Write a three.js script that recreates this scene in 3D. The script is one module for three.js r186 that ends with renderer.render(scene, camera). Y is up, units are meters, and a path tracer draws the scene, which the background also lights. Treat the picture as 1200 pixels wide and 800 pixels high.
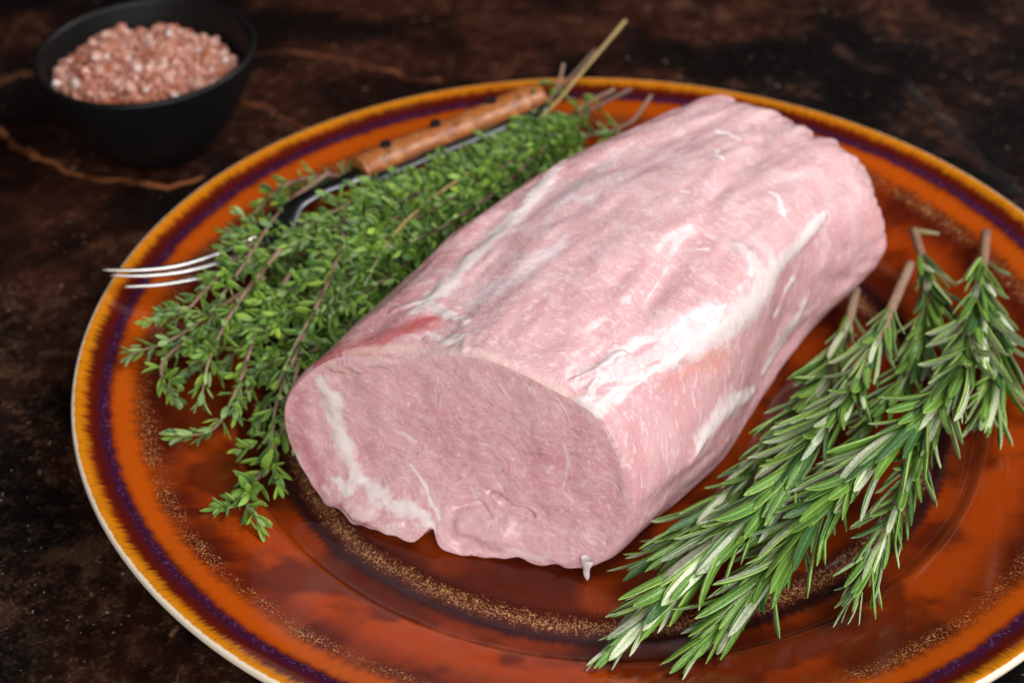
import * as THREE from 'three';
import { RectAreaLightUniformsLib } from 'three/addons/lights/RectAreaLightUniformsLib.js';
import { mergeGeometries } from 'three/addons/utils/BufferGeometryUtils.js';

// ---------------------------------------------------------------- camera, light, exposure
const scene = new THREE.Scene();
scene.background = new THREE.Color(0.015, 0.015, 0.017);          // the dim room round the table

const camera = new THREE.PerspectiveCamera(22.62, 1024 / 682, 0.02, 20);
camera.position.set(-0.0307, 0.3691, 0.4352);
camera.lookAt(-0.0307, 0.028, 0.0019);
camera.focus = 0.468;
camera.userData.fStop = 10.5;

RectAreaLightUniformsLib.init();
function softLamp(name, w, h, [x, y, z], target, intensity, color) {
  const l = new THREE.RectAreaLight(color, intensity, w, h);
  l.name = name; l.position.set(x, y, z); l.lookAt(...target);
  scene.add(l);
  return l;
}
// a window-sized soft light on the right and a broad reflector in front above the photographer
softLamp('window_light', 0.72, 0.72, [0.80, 1.06, -0.22], [-0.02, 0.02, 0.0], 10.6, new THREE.Color(1.0, 0.97, 0.94));
softLamp('reflector_light', 1.4, 1.0, [0.26, 0.80, 1.22], [-0.03, 0.02, 0.0], 5.7, new THREE.Color(1.0, 0.975, 0.965));

const renderer = new THREE.WebGLRenderer({ antialias: true });
renderer.toneMapping = THREE.LinearToneMapping;
renderer.toneMappingExposure = 1;
renderer.shadowMap.enabled = true;

// ---------------------------------------------------------------- helpers
const { clamp, lerp } = THREE.MathUtils;
const sstep = (a, b, x) => { const t = clamp((x - a) / (b - a), 0, 1); return t * t * (3 - 2 * t); };   // a > b falls instead of rising
const V = (x, y, z) => new THREE.Vector3(x, y, z);
function rng(seed) {                                              // mulberry32
  let s = seed | 0;
  return () => { s = (s + 0x6d2b79f5) | 0; let t = Math.imul(s ^ (s >>> 15), 1 | s); t = (t + Math.imul(t ^ (t >>> 7), 61 | t)) ^ t; return ((t ^ (t >>> 14)) >>> 0) / 4294967296; };
}
const LATTICE = new Float32Array(65536);
{ const r = rng(7); for (let i = 0; i < 65536; i++) LATTICE[i] = r(); }
const lat = (x, y) => LATTICE[((x & 255) << 8) | (y & 255)];
function noise(x, y) {                                            // value noise, 0..1, period 256
  const ix = Math.floor(x), iy = Math.floor(y); let fx = x - ix, fy = y - iy;
  fx = fx * fx * (3 - 2 * fx); fy = fy * fy * (3 - 2 * fy);
  const a = lat(ix, iy), b = lat(ix + 1, iy), c = lat(ix, iy + 1), d = lat(ix + 1, iy + 1);
  return a + (b - a) * fx + (c - a + (a - b - c + d) * fx) * fy;
}
function fbm(x, y, oct = 4) {
  let s = 0, a = 0.5, n = 0;
  for (let i = 0; i < oct; i++) { s += a * noise(x + i * 17.3, y + i * 41.7); n += a; a *= 0.5; x *= 2.03; y *= 2.03; }
  return s / n;
}
const enc = new Uint8Array(4097);                                 // linear -> sRGB bytes
for (let i = 0; i <= 4096; i++) { const x = i / 4096; enc[i] = Math.round(255 * (x <= 0.0031308 ? 12.92 * x : 1.055 * Math.pow(x, 1 / 2.4) - 0.055)); }
const toS = (x) => enc[x <= 0 ? 0 : x >= 1 ? 4096 : (x * 4096) | 0];
function finish(t, repeat) {
  t.magFilter = THREE.LinearFilter; t.minFilter = THREE.LinearFilter;
  t.wrapS = t.wrapT = repeat ? THREE.RepeatWrapping : THREE.ClampToEdgeWrapping; t.needsUpdate = true;
  return t;
}
// fn(u, v, out) fills out[0..2] with a linear colour and out[3] with a height 0..1 and out[4] with a roughness
function surfaceMaps(w, h, fn, repeat = false) {
  const c = new Uint8Array(w * h * 4), b = new Uint8Array(w * h), r = new Uint8Array(w * h * 4), o = [0, 0, 0, 0.5, 0.5];
  for (let y = 0, i = 0; y < h; y++) for (let x = 0; x < w; x++, i++) {
    fn((x + 0.5) / w, (y + 0.5) / h, o);
    c[i * 4] = toS(o[0]); c[i * 4 + 1] = toS(o[1]); c[i * 4 + 2] = toS(o[2]); c[i * 4 + 3] = 255;
    b[i] = clamp(o[3], 0, 1) * 255; r[i * 4] = r[i * 4 + 1] = r[i * 4 + 2] = clamp(o[4], 0, 1) * 255; r[i * 4 + 3] = 255;
  }
  const color = new THREE.DataTexture(c, w, h); color.colorSpace = THREE.SRGBColorSpace;
  return { map: finish(color, repeat), bumpMap: finish(new THREE.DataTexture(b, w, h, THREE.RedFormat), repeat), roughnessMap: finish(new THREE.DataTexture(r, w, h), repeat) };
}
const mix3 = (o, r, g, b, t) => { o[0] += (r - o[0]) * t; o[1] += (g - o[1]) * t; o[2] += (b - o[2]) * t; };
// distance from (x, y) to a polyline whose points are [x, y, halfWidth]; returns distance / local half width
function strokeDist(x, y, pts) {
  let best = 1e9;
  for (let i = 0; i + 1 < pts.length; i++) {
    const a = pts[i], b = pts[i + 1], dx = b[0] - a[0], dy = b[1] - a[1];
    const t = clamp(((x - a[0]) * dx + (y - a[1]) * dy) / (dx * dx + dy * dy), 0, 1);
    const d = Math.hypot(x - a[0] - dx * t, y - a[1] - dy * t) / (a[2] + (b[2] - a[2]) * t);
    if (d < best) best = d;
  }
  return best;
}
const used = new Map();
function numbered(name) { const n = used.get(name) ?? 0; used.set(name, n + 1); return n ? `${name}_${String(n).padStart(3, '0')}` : name; }
function tag(o, label, category, group) { o.userData.label = label; o.userData.category = category; if (group) o.userData.group = group; return o; }
function shade(o) { o.traverse((m) => { if (m.isMesh) { m.castShadow = true; m.receiveShadow = true; } }); return o; }
function part(name, geometry, material, parent) {
  const m = new THREE.Mesh(geometry, material); m.name = name; m.castShadow = m.receiveShadow = true; parent.add(m); return m;
}
function thing(name, label, category, [x, y, z] = [0, 0, 0], turn = 0, group) {
  const g = new THREE.Group(); g.name = numbered(name); g.position.set(x, y, z); g.rotation.y = turn; scene.add(g);
  return tag(g, label, category, group);
}
// a grid of points f(i, j) -> {p:[x,y,z], uv:[u,v]} made into an indexed geometry
function gridGeometry(nu, nv, f, { closeU = false, flip = false, skip } = {}) {
  const pos = [], uv = [], idx = [];
  for (let j = 0; j < nv; j++) for (let i = 0; i < nu; i++) { const q = f(i, j); pos.push(...q.p); uv.push(...q.uv); }
  for (let j = 0; j + 1 < nv; j++) for (let i = 0; i + 1 < nu; i++) {
    const a = j * nu + i, b = a + 1, c = a + nu, d = c + 1;
    if (skip && skip(i, j)) continue;
    if (flip) idx.push(a, c, b, b, c, d); else idx.push(a, b, c, b, d, c);
  }
  const g = new THREE.BufferGeometry();
  g.setAttribute('position', new THREE.Float32BufferAttribute(pos, 3)); g.setAttribute('uv', new THREE.Float32BufferAttribute(uv, 2)); g.setIndex(idx);
  g.computeVertexNormals();
  if (closeU) {                                                   // same normal on both sides of the seam
    const n = g.attributes.normal;
    for (let j = 0; j < nv; j++) { const a = j * nu, b = a + nu - 1, s = V(n.getX(a) + n.getX(b), n.getY(a) + n.getY(b), n.getZ(a) + n.getZ(b)).normalize(); n.setXYZ(a, s.x, s.y, s.z); n.setXYZ(b, s.x, s.y, s.z); }
  }
  return g;
}
function subsetGeometry(full, idx) {                             // some triangles of a mesh, keeping the whole mesh's normals
  const map = new Map(), pos = [], nor = [], uv = [], out = [], P = full.attributes.position, N = full.attributes.normal, T = full.attributes.uv;
  for (const i of idx) { let k = map.get(i); if (k === undefined) { k = map.size; map.set(i, k); pos.push(P.getX(i), P.getY(i), P.getZ(i)); nor.push(N.getX(i), N.getY(i), N.getZ(i)); uv.push(T.getX(i), T.getY(i)); } out.push(k); }
  const g = new THREE.BufferGeometry();
  g.setAttribute('position', new THREE.Float32BufferAttribute(pos, 3)); g.setAttribute('normal', new THREE.Float32BufferAttribute(nor, 3)); g.setAttribute('uv', new THREE.Float32BufferAttribute(uv, 2)); g.setIndex(out);
  return g;
}
const catmull = (p0, p1, p2, p3, t) => 0.5 * (2 * p1 + (p2 - p0) * t + (2 * p0 - 5 * p1 + 4 * p2 - p3) * t * t + (3 * p1 - p0 - 3 * p2 + p3) * t * t * t);

// ---------------------------------------------------------------- the table top: dark, rust-stained metal
{
  // scratches where rust shows through, in metres on the table: [x, z, halfWidth]
  const scratches = [
    { color: [0.300, 0.100, 0.040], strength: 0.95, box: [-0.257, -0.142, -0.190, -0.115], pts: [[-0.2435, -0.1770, 0.0017], [-0.2319, -0.1603, 0.0016], [-0.2166, -0.1506, 0.0016], [-0.2010, -0.1410, 0.0016], [-0.1908, -0.1379, 0.0016], [-0.1792, -0.1336, 0.0016], [-0.1682, -0.1280, 0.0015], [-0.1553, -0.1360, 0.0016]] },
    { color: [0.200, 0.065, 0.030], strength: 0.85, box: [-0.158, -0.047, -0.258, -0.205], pts: [[-0.1447, -0.2413, 0.0018], [-0.1298, -0.2445, 0.0018], [-0.1063, -0.2366, 0.0017], [-0.0907, -0.2290, 0.0017], [-0.0752, -0.2191, 0.0017], [-0.0604, -0.2184, 0.0017]] },
    { color: [0.220, 0.070, 0.030], strength: 0.85, box: [-0.168, -0.081, -0.226, -0.152], pts: [[-0.1553, -0.2125, 0.0017], [-0.1434, -0.1994, 0.0017], [-0.1314, -0.1895, 0.0016], [-0.1158, -0.1770, 0.0016], [-0.0937, -0.1649, 0.0016]] },
    { color: [0.120, 0.045, 0.020], strength: 0.60, box: [-0.268, -0.218, -0.238, -0.196], pts: [[-0.2519, -0.2125, 0.0027], [-0.2447, -0.2214, 0.0027], [-0.2342, -0.2162, 0.0027]] },
    { color: [0.012, 0.012, 0.013], strength: 0.90, box: [0.126, 0.188, -0.230, -0.077], pts: [[0.1395, -0.2162, 0.0019], [0.1480, -0.1839, 0.0019], [0.1594, -0.1538, 0.0018], [0.1674, -0.1287, 0.0018], [0.1746, -0.0907, 0.0017]] },
    { color: [0.075, 0.060, 0.050], strength: 0.55, box: [0.131, 0.181, -0.229, -0.120], pts: [[0.1414, -0.2184, 0.0008], [0.1506, -0.1860, 0.0008], [0.1617, -0.1564, 0.0008], [0.1705, -0.1305, 0.0008]] },
    { color: [0.100, 0.030, 0.015], strength: 0.60, box: [-0.068, -0.003, -0.261, -0.200], pts: [[-0.0493, -0.2236, 0.0034], [-0.0381, -0.2184, 0.0034], [-0.0307, -0.2290, 0.0034], [-0.0212, -0.2429, 0.0035]] },
    { color: [0.120, 0.045, 0.030], strength: 0.60, box: [0.122, 0.181, -0.180, -0.128], pts: [[0.1445, -0.1570, 0.0047], [0.1534, -0.1584, 0.0047], [0.1587, -0.1506, 0.0047]] },
    { color: [0.110, 0.045, 0.025], strength: 0.60, box: [0.020, 0.102, -0.313, -0.250], pts: [[0.0450, -0.2881, 0.0057], [0.0637, -0.2753, 0.0056], [0.0764, -0.2838, 0.0057]] },
    { color: [0.070, 0.035, 0.025], strength: 0.50, box: [0.094, 0.152, -0.265, -0.205], pts: [[0.1126, -0.2468, 0.0035], [0.1235, -0.2312, 0.0035], [0.1334, -0.2236, 0.0035]] },
    { color: [0.320, 0.130, 0.060], strength: 0.50, box: [-0.110, -0.065, 0.085, 0.107], pts: [[-0.0999, 0.0969, 0.0008], [-0.0926, 0.0953, 0.0008], [-0.0839, 0.0959, 0.0008], [-0.0752, 0.0966, 0.0008]] },
    { color: [0.320, 0.150, 0.080], strength: 0.90, box: [-0.138, -0.113, 0.086, 0.111], pts: [[-0.1266, 0.0996, 0.0010], [-0.1245, 0.0973, 0.0010]] },
    { color: [0.070, 0.035, 0.018], strength: 0.60, box: [-0.190, -0.135, 0.051, 0.098], pts: [[-0.1690, 0.0740, 0.0043], [-0.1616, 0.0722, 0.0043], [-0.1556, 0.0768, 0.0042]] },
    { color: [0.050, 0.016, 0.008], strength: 0.50, box: [-0.269, -0.160, -0.159, -0.030], pts: [[-0.2300, -0.1196, 0.0104], [-0.2123, -0.0852, 0.0100], [-0.1993, -0.0690, 0.0097]] },
    { color: [0.055, 0.020, 0.012], strength: 0.50, box: [-0.081, 0.043, -0.310, -0.228], pts: [[-0.0464, -0.2753, 0.0088], [-0.0151, -0.2629, 0.0087], [0.0083, -0.2670, 0.0087]] },
  ];
  const X0 = -0.42, Z0 = -0.52, SIZE = 0.82;
  const maps = surfaceMaps(2048, 2048, (u, v, o) => {
    const x = X0 + u * SIZE, z = Z0 + v * SIZE;
    const big = fbm(x * 9 + 3, z * 9 + 5, 4), mid = fbm(x * 34 + 30, z * 34 + 9, 4), fine = fbm(x * 260, z * 260, 3), grit = noise(x * 900 + 11, z * 900);
    o[0] = 0.0055; o[1] = 0.0038; o[2] = 0.0036;
    mix3(o, 0.044, 0.0115, 0.0055, sstep(0.36, 0.70, big * 0.6 + mid * 0.4) * (0.35 + 0.65 * fine));          // rust clouds
    mix3(o, 0.0065, 0.0066, 0.0072, sstep(0.0, 0.3, x - 0.05) * sstep(0.1, -0.15, z) * sstep(0.3, 0.5, mid) * 0.85);   // cool grey sheen on the right, painted into the colour
    mix3(o, 0.070, 0.027, 0.013, sstep(0.50, 0.80, fine) * sstep(0.36, 0.7, mid) * 0.7);
    const near = sstep(-0.16, 0.02, z) * sstep(0.05, -0.12, x), crumb = noise(x * 1150 + 40, z * 1150 + 7);   // the near left of the table is rustier and rougher
    mix3(o, 0.052, 0.026, 0.014, near * sstep(0.40, 0.75, fine * 0.55 + crumb * 0.45) * 0.85);
    mix3(o, 0.14, 0.085, 0.05, near * sstep(0.80, 0.97, crumb) * sstep(0.35, 0.6, fine) * 0.8);
    mix3(o, 0.13, 0.07, 0.035, sstep(0.80, 0.95, grit) * sstep(0.40, 0.6, mid) * sstep(0.4, 0.65, fine) * 0.8);
    mix3(o, 0.003, 0.0022, 0.0021, sstep(0.60, 0.34, mid) * 0.65);
    let h = 0.45 + (fine - 0.5) * 0.5 + (mid - 0.5) * 0.25;
    const speck = noise(x * 640 + 70, z * 640 + 3);
    if (speck > 0.94) mix3(o, 0.36, 0.28, 0.22, sstep(0.94, 0.985, speck) * sstep(0.42, 0.6, noise(x * 40, z * 40 + 60)));
    const wx = x + (fbm(x * 60, z * 60 + 80, 3) - 0.5) * 0.012, wz = z + (fbm(x * 60 + 44, z * 60, 3) - 0.5) * 0.012;
    for (const s of scratches) {
      if (wx < s.box[0] || wx > s.box[1] || wz < s.box[2] || wz > s.box[3]) continue;
      const d = strokeDist(wx, wz, s.pts);
      const t = sstep(1.3, 0.4, d + (grit - 0.5) * 0.8) * (0.3 + 0.7 * sstep(0.35, 0.65, noise(x * 120 + 5, z * 120)));
      mix3(o, ...s.color, t * s.strength); h += (s.strength > 0 ? 0.2 : -0.2) * t;
    }
    o[3] = h + (grit - 0.5) * 0.18;
    o[4] = 0.5 + (fine - 0.5) * 0.35 + sstep(0.5, 0.65, mid) * 0.12;
  }, true);
  const m = new THREE.MeshPhysicalMaterial({ ...maps, bumpScale: 0.0007, roughness: 1, specularIntensity: 0.2 });
  const W = 3.2, g = new THREE.BoxGeometry(W, 0.04, W, 1, 1, 1);
  const p = g.attributes.position, uv = g.attributes.uv;
  for (let i = 0; i < p.count; i++) uv.setXY(i, (p.getX(i) - X0) / SIZE, (p.getZ(i) - Z0) / SIZE);
  const t = new THREE.Mesh(g, m); t.position.y = -0.02; t.name = 'table_surface'; t.receiveShadow = t.castShadow = true;
  t.userData = { kind: 'structure', label: 'dark rust-stained table top with copper coloured scratches' };
  scene.add(t);
}

// ---------------------------------------------------------------- the amber glazed plate
// [radius, height] in millimetres, from the centre of the well out over the rim
const PLATE = [[0, 6], [60, 6], [88, 6.1], [98, 6.2], [101, 5.9], [103.5, 5.3], [106, 5.2], [108.5, 5.6], [111, 6.2], [115, 6.8], [118.5, 7.6], [120.6, 8.8], [122, 10.4], [123.2, 11.6], [125, 12.5], [130, 14.3], [138, 17.1], [147, 20.3], [154, 22.8], [158, 24.1], [160, 24.6], [162, 25.0], [163.6, 25.5], [165.2, 26.2], [166.8, 27.0], [168.2, 27.6], [169.3, 27.7], [170.2, 27.2], [170.5, 26.2], [170.2, 25.2]];
function plateY(r) {                                              // metres in, metres out
  const q = r * 1000;
  for (let i = 1; i < PLATE.length; i++) if (q <= PLATE[i][0]) { const [a, b] = PLATE[i - 1], [c, d] = PLATE[i]; return lerp(b, d, (q - a) / (c - a || 1)) / 1000; }
  return q < 180 ? 0.027 : 0;
}
const surfaceY = (x, z) => plateY(Math.hypot(x, z));
{
  const SPAN = 0.344, N = 2048;
  const maps = surfaceMaps(N, N, (u, v, o) => {
    const x = (u - 0.5) * SPAN, z = (v - 0.5) * SPAN, th = Math.atan2(z, x);
    let r = Math.hypot(x, z) * 1000;
    const px = Math.cos(th), pz = Math.sin(th);
    const streak = noise(px * 170 + 200, pz * 170 + r * 0.06), streak2 = noise(px * 420 + 90, pz * 420 + r * 0.15), slow = fbm(px * 4 + 20, pz * 4 + r * 0.02 + 60, 3);
    const cloud = fbm(x * 42 + 7, z * 42 + 19, 4), grain = noise(x * 3100, z * 3100), grain2 = noise(x * 1500 + 50, z * 1500 + 9), patchy = fbm(px * 14 + 50, pz * 14 + r * 0.01, 3);
    const rr = r + (streak - 0.5) * 1.8 + (slow - 0.5) * 2.4;     // glaze bands run a little
    const rr2 = r + (noise(px * 90 + 200, pz * 90) - 0.5) * 0.8 + (grain2 - 0.5) * 0.7;
    // amber glaze, bright at the lip, thick and dark where it pooled in the groove
    o[0] = 0.23; o[1] = 0.031; o[2] = 0.003;
    mix3(o, 0.06, 0.008, 0.003, sstep(0.35, 0.62, cloud) * 0.85);  // dark clouds paint the uneven shade of the plate into its colour
    mix3(o, 0.33, 0.042, 0.003, sstep(117, 124, rr) * lerp(1, 0.15, sstep(0.42, 0.60, cloud)));
    mix3(o, 0.42, 0.07, 0.003, sstep(147, 154, rr) * sstep(162, 156, rr) * 0.9);
    mix3(o, 0.065, 0.007, 0.003, sstep(132, 145, rr) * sstep(154, 149, rr) * lerp(0.6, 0.95, sstep(0.4, 0.6, patchy)));  // dark glaze band, deepened in patches to paint in shade
    mix3(o, 0.06, 0.011, 0.007, sstep(97, 101.5, rr) * sstep(114, 109.5, rr));
    mix3(o, 0.02, 0.006, 0.007, sstep(107, 109.5, rr) * sstep(114, 111, rr) * 0.8);
    mix3(o, 0.45, 0.10, 0.02, sstep(120.5, 121.8, r) * sstep(123.8, 122.4, r) * 0.45);  // highlight along the step of the well, painted into the glaze
    mix3(o, 0.075, 0.006, 0.003, sstep(156.8, 160.5, rr2) * sstep(169, 163.5, rr2));
    mix3(o, 0.030, 0.006, 0.026, sstep(158.2, 160, rr2) * sstep(163.6, 160.9, rr2) * (0.6 + 0.4 * streak2));
    mix3(o, 0.12, 0.055, 0.16, sstep(158.6, 159.8, rr2) * sstep(162.6, 160.6, rr2) * sstep(0.62, 0.9, grain2) * 0.5);
    mix3(o, 0.56, 0.19, 0.005, sstep(164.8, 168.2, r + (streak2 - 0.5) * 1.7 + (streak - 0.5)));
    mix3(o, 0.22, 0.06, 0.005, sstep(165.8, 167.2, r) * sstep(0.62, 0.9, streak2) * 0.5);
    mix3(o, 0.78, 0.68, 0.54, sstep(169.0, 169.7, r + (streak - 0.5) * 0.35));
    // gold flecks that crystallised in the glaze
    const ringA = Math.exp(-(((rr - 104.6) / 3.8) ** 2)), ringB = Math.exp(-(((rr - 148.5) / 4.2) ** 2)) * (0.72 + 0.28 * sstep(0.3, 0.55, patchy)), stray = 0.12 * sstep(0.45, 0.7, cloud) * sstep(158, 150, r) + 0.10 * sstep(102, 80, r);
    const dens = Math.max(ringA * 0.98, ringB * 0.74, stray);
    const fl = Math.max(grain, noise(x * 3700 + 31, z * 3700 + 77)) - (1 - dens) * 0.42;
    mix3(o, 0.58, 0.31, 0.12, sstep(0.60, 0.74, fl) * (0.35 + 0.65 * grain2));
    o[3] = 0.5 + (slow - 0.5) * 0.5 + (cloud - 0.5) * 0.35 + sstep(0.60, 0.75, fl) * 0.03;
    o[4] = 0.11 + sstep(0.60, 0.72, fl) * 0.12 + sstep(0.5, 0.75, cloud) * 0.06;
  });
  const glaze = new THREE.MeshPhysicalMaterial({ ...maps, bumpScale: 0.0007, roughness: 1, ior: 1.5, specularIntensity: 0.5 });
  const t = thing('serving_plate', 'large round amber glazed plate with a purple ring inside its rim', 'plate', [0, 0, 0]);
  const SEG = 288;
  const fine = [];
  for (let i = 0; i + 1 < PLATE.length; i++) {
    const P = (k) => PLATE[clamp(k, 0, PLATE.length - 1)], n = i < 3 ? 5 : 4;
    for (let k = 0; k < n; k++) fine.push([0, 1].map((c) => i < 3 ? lerp(P(i)[c], P(i + 1)[c], k / n) : catmull(P(i - 1)[c], P(i)[c], P(i + 1)[c], P(i + 2)[c], k / n)));
  }
  fine.push(PLATE.at(-1));
  const wob = (th) => 1 + 0.0016 * Math.sin(3 * th + 1) + 0.001 * Math.sin(7 * th);
  const ring = (list) => gridGeometry(SEG + 1, list.length, (i, j) => {
    const th = (i % SEG) / SEG * Math.PI * 2, r = list[j][0] / 1000, k = 1 + (wob(th) - 1) * sstep(0.1, 0.17, r), x = r * Math.cos(th) * k, z = r * Math.sin(th) * k;
    return { p: [x, list[j][1] / 1000 + 0.0004 * sstep(0.12, 0.17, r) * Math.sin(2 * th), z], uv: [0.5 + r * Math.cos(th) / SPAN, 0.5 + r * Math.sin(th) / SPAN] };
  }, { closeU: true, flip: true });
  const dish = ring(fine), rows = (a, b) => subsetGeometry(dish, dish.index.array.subarray(a * SEG * 6, b * SEG * 6));
  const iWell = fine.findIndex((p) => p[0] >= 118), iLip = fine.findIndex((p) => p[0] >= 163.6);
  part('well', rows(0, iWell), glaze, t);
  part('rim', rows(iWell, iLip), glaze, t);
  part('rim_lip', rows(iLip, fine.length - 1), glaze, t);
  const clay = new THREE.MeshStandardMaterial({ color: new THREE.Color(0.6, 0.48, 0.34), roughness: 0.35 });
  const under = [[170.2, 25.2], [168.6, 24.4], [160, 20.4], [140, 13.6], [124, 8.6], [116, 4.6], [112, 2.4], [109, 0.6], [104, 0.3], [102, 2], [60, 2.4], [0, 2.4]];
  part('underside', ring(under), clay, t);
}

// ---------------------------------------------------------------- the black bowl of salt
{
  const CX = -0.1765, CZ = -0.1640;
  const t = thing('salt_bowl', 'small matte black bowl filled with coarse pink salt', 'bowl', [CX, 0, CZ]);
  const black = new THREE.MeshPhysicalMaterial({ color: new THREE.Color(0.006, 0.0055, 0.0058), roughness: 0.42, specularIntensity: 0.5 });
  // [radius, height] as fractions of the rim
  const outer = [[0, 0.02], [0.40, 0.02], [0.45, 0.0], [0.50, 0.02], [0.60, 0.12], [0.715, 0.29], [0.82, 0.48], [0.90, 0.67], [0.962, 0.85], [0.985, 0.95], [1.0, 1.0]];
  const inner = [[1.0, 1.0], [0.99, 1.025], [0.965, 1.035], [0.94, 1.02], [0.925, 0.97], [0.88, 0.8], [0.8, 0.6], [0.66, 0.36], [0.4, 0.2], [0, 0.16]];
  const SEG = 120;
  const body = (list) => {
    const pts = new THREE.CatmullRomCurve3(list.map(([r, h]) => V(r, h, 0)), false, 'centripetal').getPoints(list.length * 4);
    return gridGeometry(SEG + 1, pts.length, (i, j) => {
      const th = (i % SEG) / SEG * Math.PI * 2, c = Math.cos(th), s = Math.sin(th), q = pts[j];
      const R = 0.0428 * (1 + 0.03 * c - 0.055 * s * s + 0.03 * Math.cos(2 * th + 0.8)), H = 0.0425 + 0.0012 * c - 0.0025 * s;
      const k = sstep(0.4, 1, q.x), rr = q.x * lerp(0.0415, R, k);
      return { p: [rr * c, q.y * lerp(0.042, H, sstep(0.1, 1, q.y)), rr * s], uv: [i / SEG, j / pts.length] };
    }, { closeU: true, flip: true });
  };
  part('outer_wall', body(outer), black, t);
  part('inner_wall', body(inner), black, t);

  // the heap: a mound with every crystal that shows lying on it
  const heap = thing('salt_heap', 'heap of coarse pink salt crystals inside the black bowl', 'salt', [CX, 0, CZ]);
  const rnd = rng(31);
  const heapY = (x, z) => { const q = Math.hypot((x + 0.001) / 0.035, z / 0.033); return 0.0335 + 0.0085 * (1 - q * q) + 0.0012 * Math.sin(x * 260) + 0.0012 * Math.cos(z * 300 + 1); };
  const tint = [[0.76, 0.36, 0.26], [0.84, 0.50, 0.40], [0.62, 0.21, 0.12], [0.90, 0.74, 0.68], [0.52, 0.15, 0.08]];
  const salts = tint.map((c) => new THREE.MeshPhysicalMaterial({ color: new THREE.Color(...c), roughness: 0.16, transmission: 0.35, ior: 1.54, thickness: 0.003, attenuationColor: new THREE.Color(0.9, 0.5, 0.4), attenuationDistance: 0.006 }));
  const rocks = Array.from({ length: 7 }, () => {
    const g = new THREE.IcosahedronGeometry(1, 0), p = g.attributes.position, memo = {};
    for (let i = 0; i < p.count; i++) {
      const key = [p.getX(i), p.getY(i), p.getZ(i)].map((x) => x.toFixed(3)).join(); const k = memo[key] ??= [0.7 + rnd() * 0.6, 0.6 + rnd() * 0.5, 0.7 + rnd() * 0.6];
      p.setXYZ(i, p.getX(i) * k[0], p.getY(i) * k[1], p.getZ(i) * k[2]);
    }
    g.computeVertexNormals(); return g;
  });
  part('mound', gridGeometry(41, 12, (i, j) => { const th = (i % 40) / 40 * Math.PI * 2, q = j / 11, x = 0.0365 * q * Math.cos(th), z = 0.0345 * q * Math.sin(th); return { p: [x, heapY(x, z) - 0.0012, z], uv: [x * 30, z * 30] }; }, { closeU: true, flip: true }), salts[2], heap);
  const grains = [];
  for (let k = 0; k < 2200; k++) {
    const th = rnd() * Math.PI * 2, q = Math.sqrt(rnd()), x = 0.0358 * q * Math.cos(th), z = 0.0338 * q * Math.sin(th), s = 0.0004 + rnd() * 0.0008;
    grains.push(rocks[(rnd() * 7) | 0].clone().applyMatrix4(new THREE.Matrix4().compose(V(x, heapY(x, z) + rnd() * 0.0012, z), new THREE.Quaternion().setFromEuler(new THREE.Euler(rnd() * 6, rnd() * 6, rnd() * 6)), V(s, s, s))));
  }
  part('fine_salt', mergeGeometries(grains), salts[0], heap).userData.kind = 'stuff';
  let placed = 0;
  for (let k = 0; k < 4000 && placed < 290; k++) {
    const th = rnd() * Math.PI * 2, q = Math.sqrt(rnd()), x = 0.0355 * q * Math.cos(th), z = 0.0335 * q * Math.sin(th), s = 0.0013 + rnd() * rnd() * rnd() * 0.0030;
    const m = part(placed ? 'salt_crystal_' + String(placed).padStart(3, '0') : 'salt_crystal', rocks[(rnd() * 7) | 0], salts[[0, 0, 1, 1, 2, 3, 4][(rnd() * 7) | 0]], heap);
    m.position.set(x, heapY(x, z) + s * 0.35 + rnd() * 0.0014, z); m.rotation.set(rnd() * 6, rnd() * 6, rnd() * 6); m.scale.setScalar(s); placed++;
  }
}

// ---------------------------------------------------------------- the pork loin
// Cross-sections in millimetres, [across, up], from the cut face to the far end; stations lie along the grain.
const LOIN_RINGS = [
  [[0.0, 6.6], [43.4, 8.0], [54.0, 32.0], [42.5, 57.0], [24.0, 65.2], [3.0, 68.5], [-15.3, 63.3], [-41.7, 55.9], [-54.8, 34.2], [-40.9, 10.0]],
  [[0.0, 6.6], [45.5, 7.6], [52.9, 22.3], [47.0, 57.0], [24.0, 67.5], [0.0, 70.0], [-25.4, 67.2], [-45.9, 60.4], [-51.0, 37.0], [-38.0, 9.0]],
  [[2.0, 6.6], [40.1, 7.6], [42.0, 20.0], [41.6, 55.0], [22.1, 65.6], [0.0, 68.9], [-22.7, 67.1], [-41.3, 63.5], [-46.5, 37.0], [-34.0, 9.0]],
  [[6.0, 6.8], [33.5, 9.0], [53.0, 31.0], [46.0, 48.5], [26.0, 60.2], [5.3, 62.2], [-11.9, 64.8], [-28.2, 60.1], [-35.3, 34.5], [-26.0, 10.0]],
];
const loopRing = (ring, u, c) => { const n = ring.length, q = u * n, i = Math.floor(q), t = q - i, P = (k) => ring[((i + k) % n + n) % n][c]; return catmull(P(-1), P(0), P(1), P(2), t); };
function loinSection(u, s, c) {
  const q = clamp(s, 0, 1) * 3, i = Math.min(2, Math.floor(q)), t = q - i, R = (k) => loopRing(LOIN_RINGS[clamp(i + k, 0, 3)], u, c);
  return catmull(R(-1), R(0), R(1), R(2), t);
}
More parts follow.
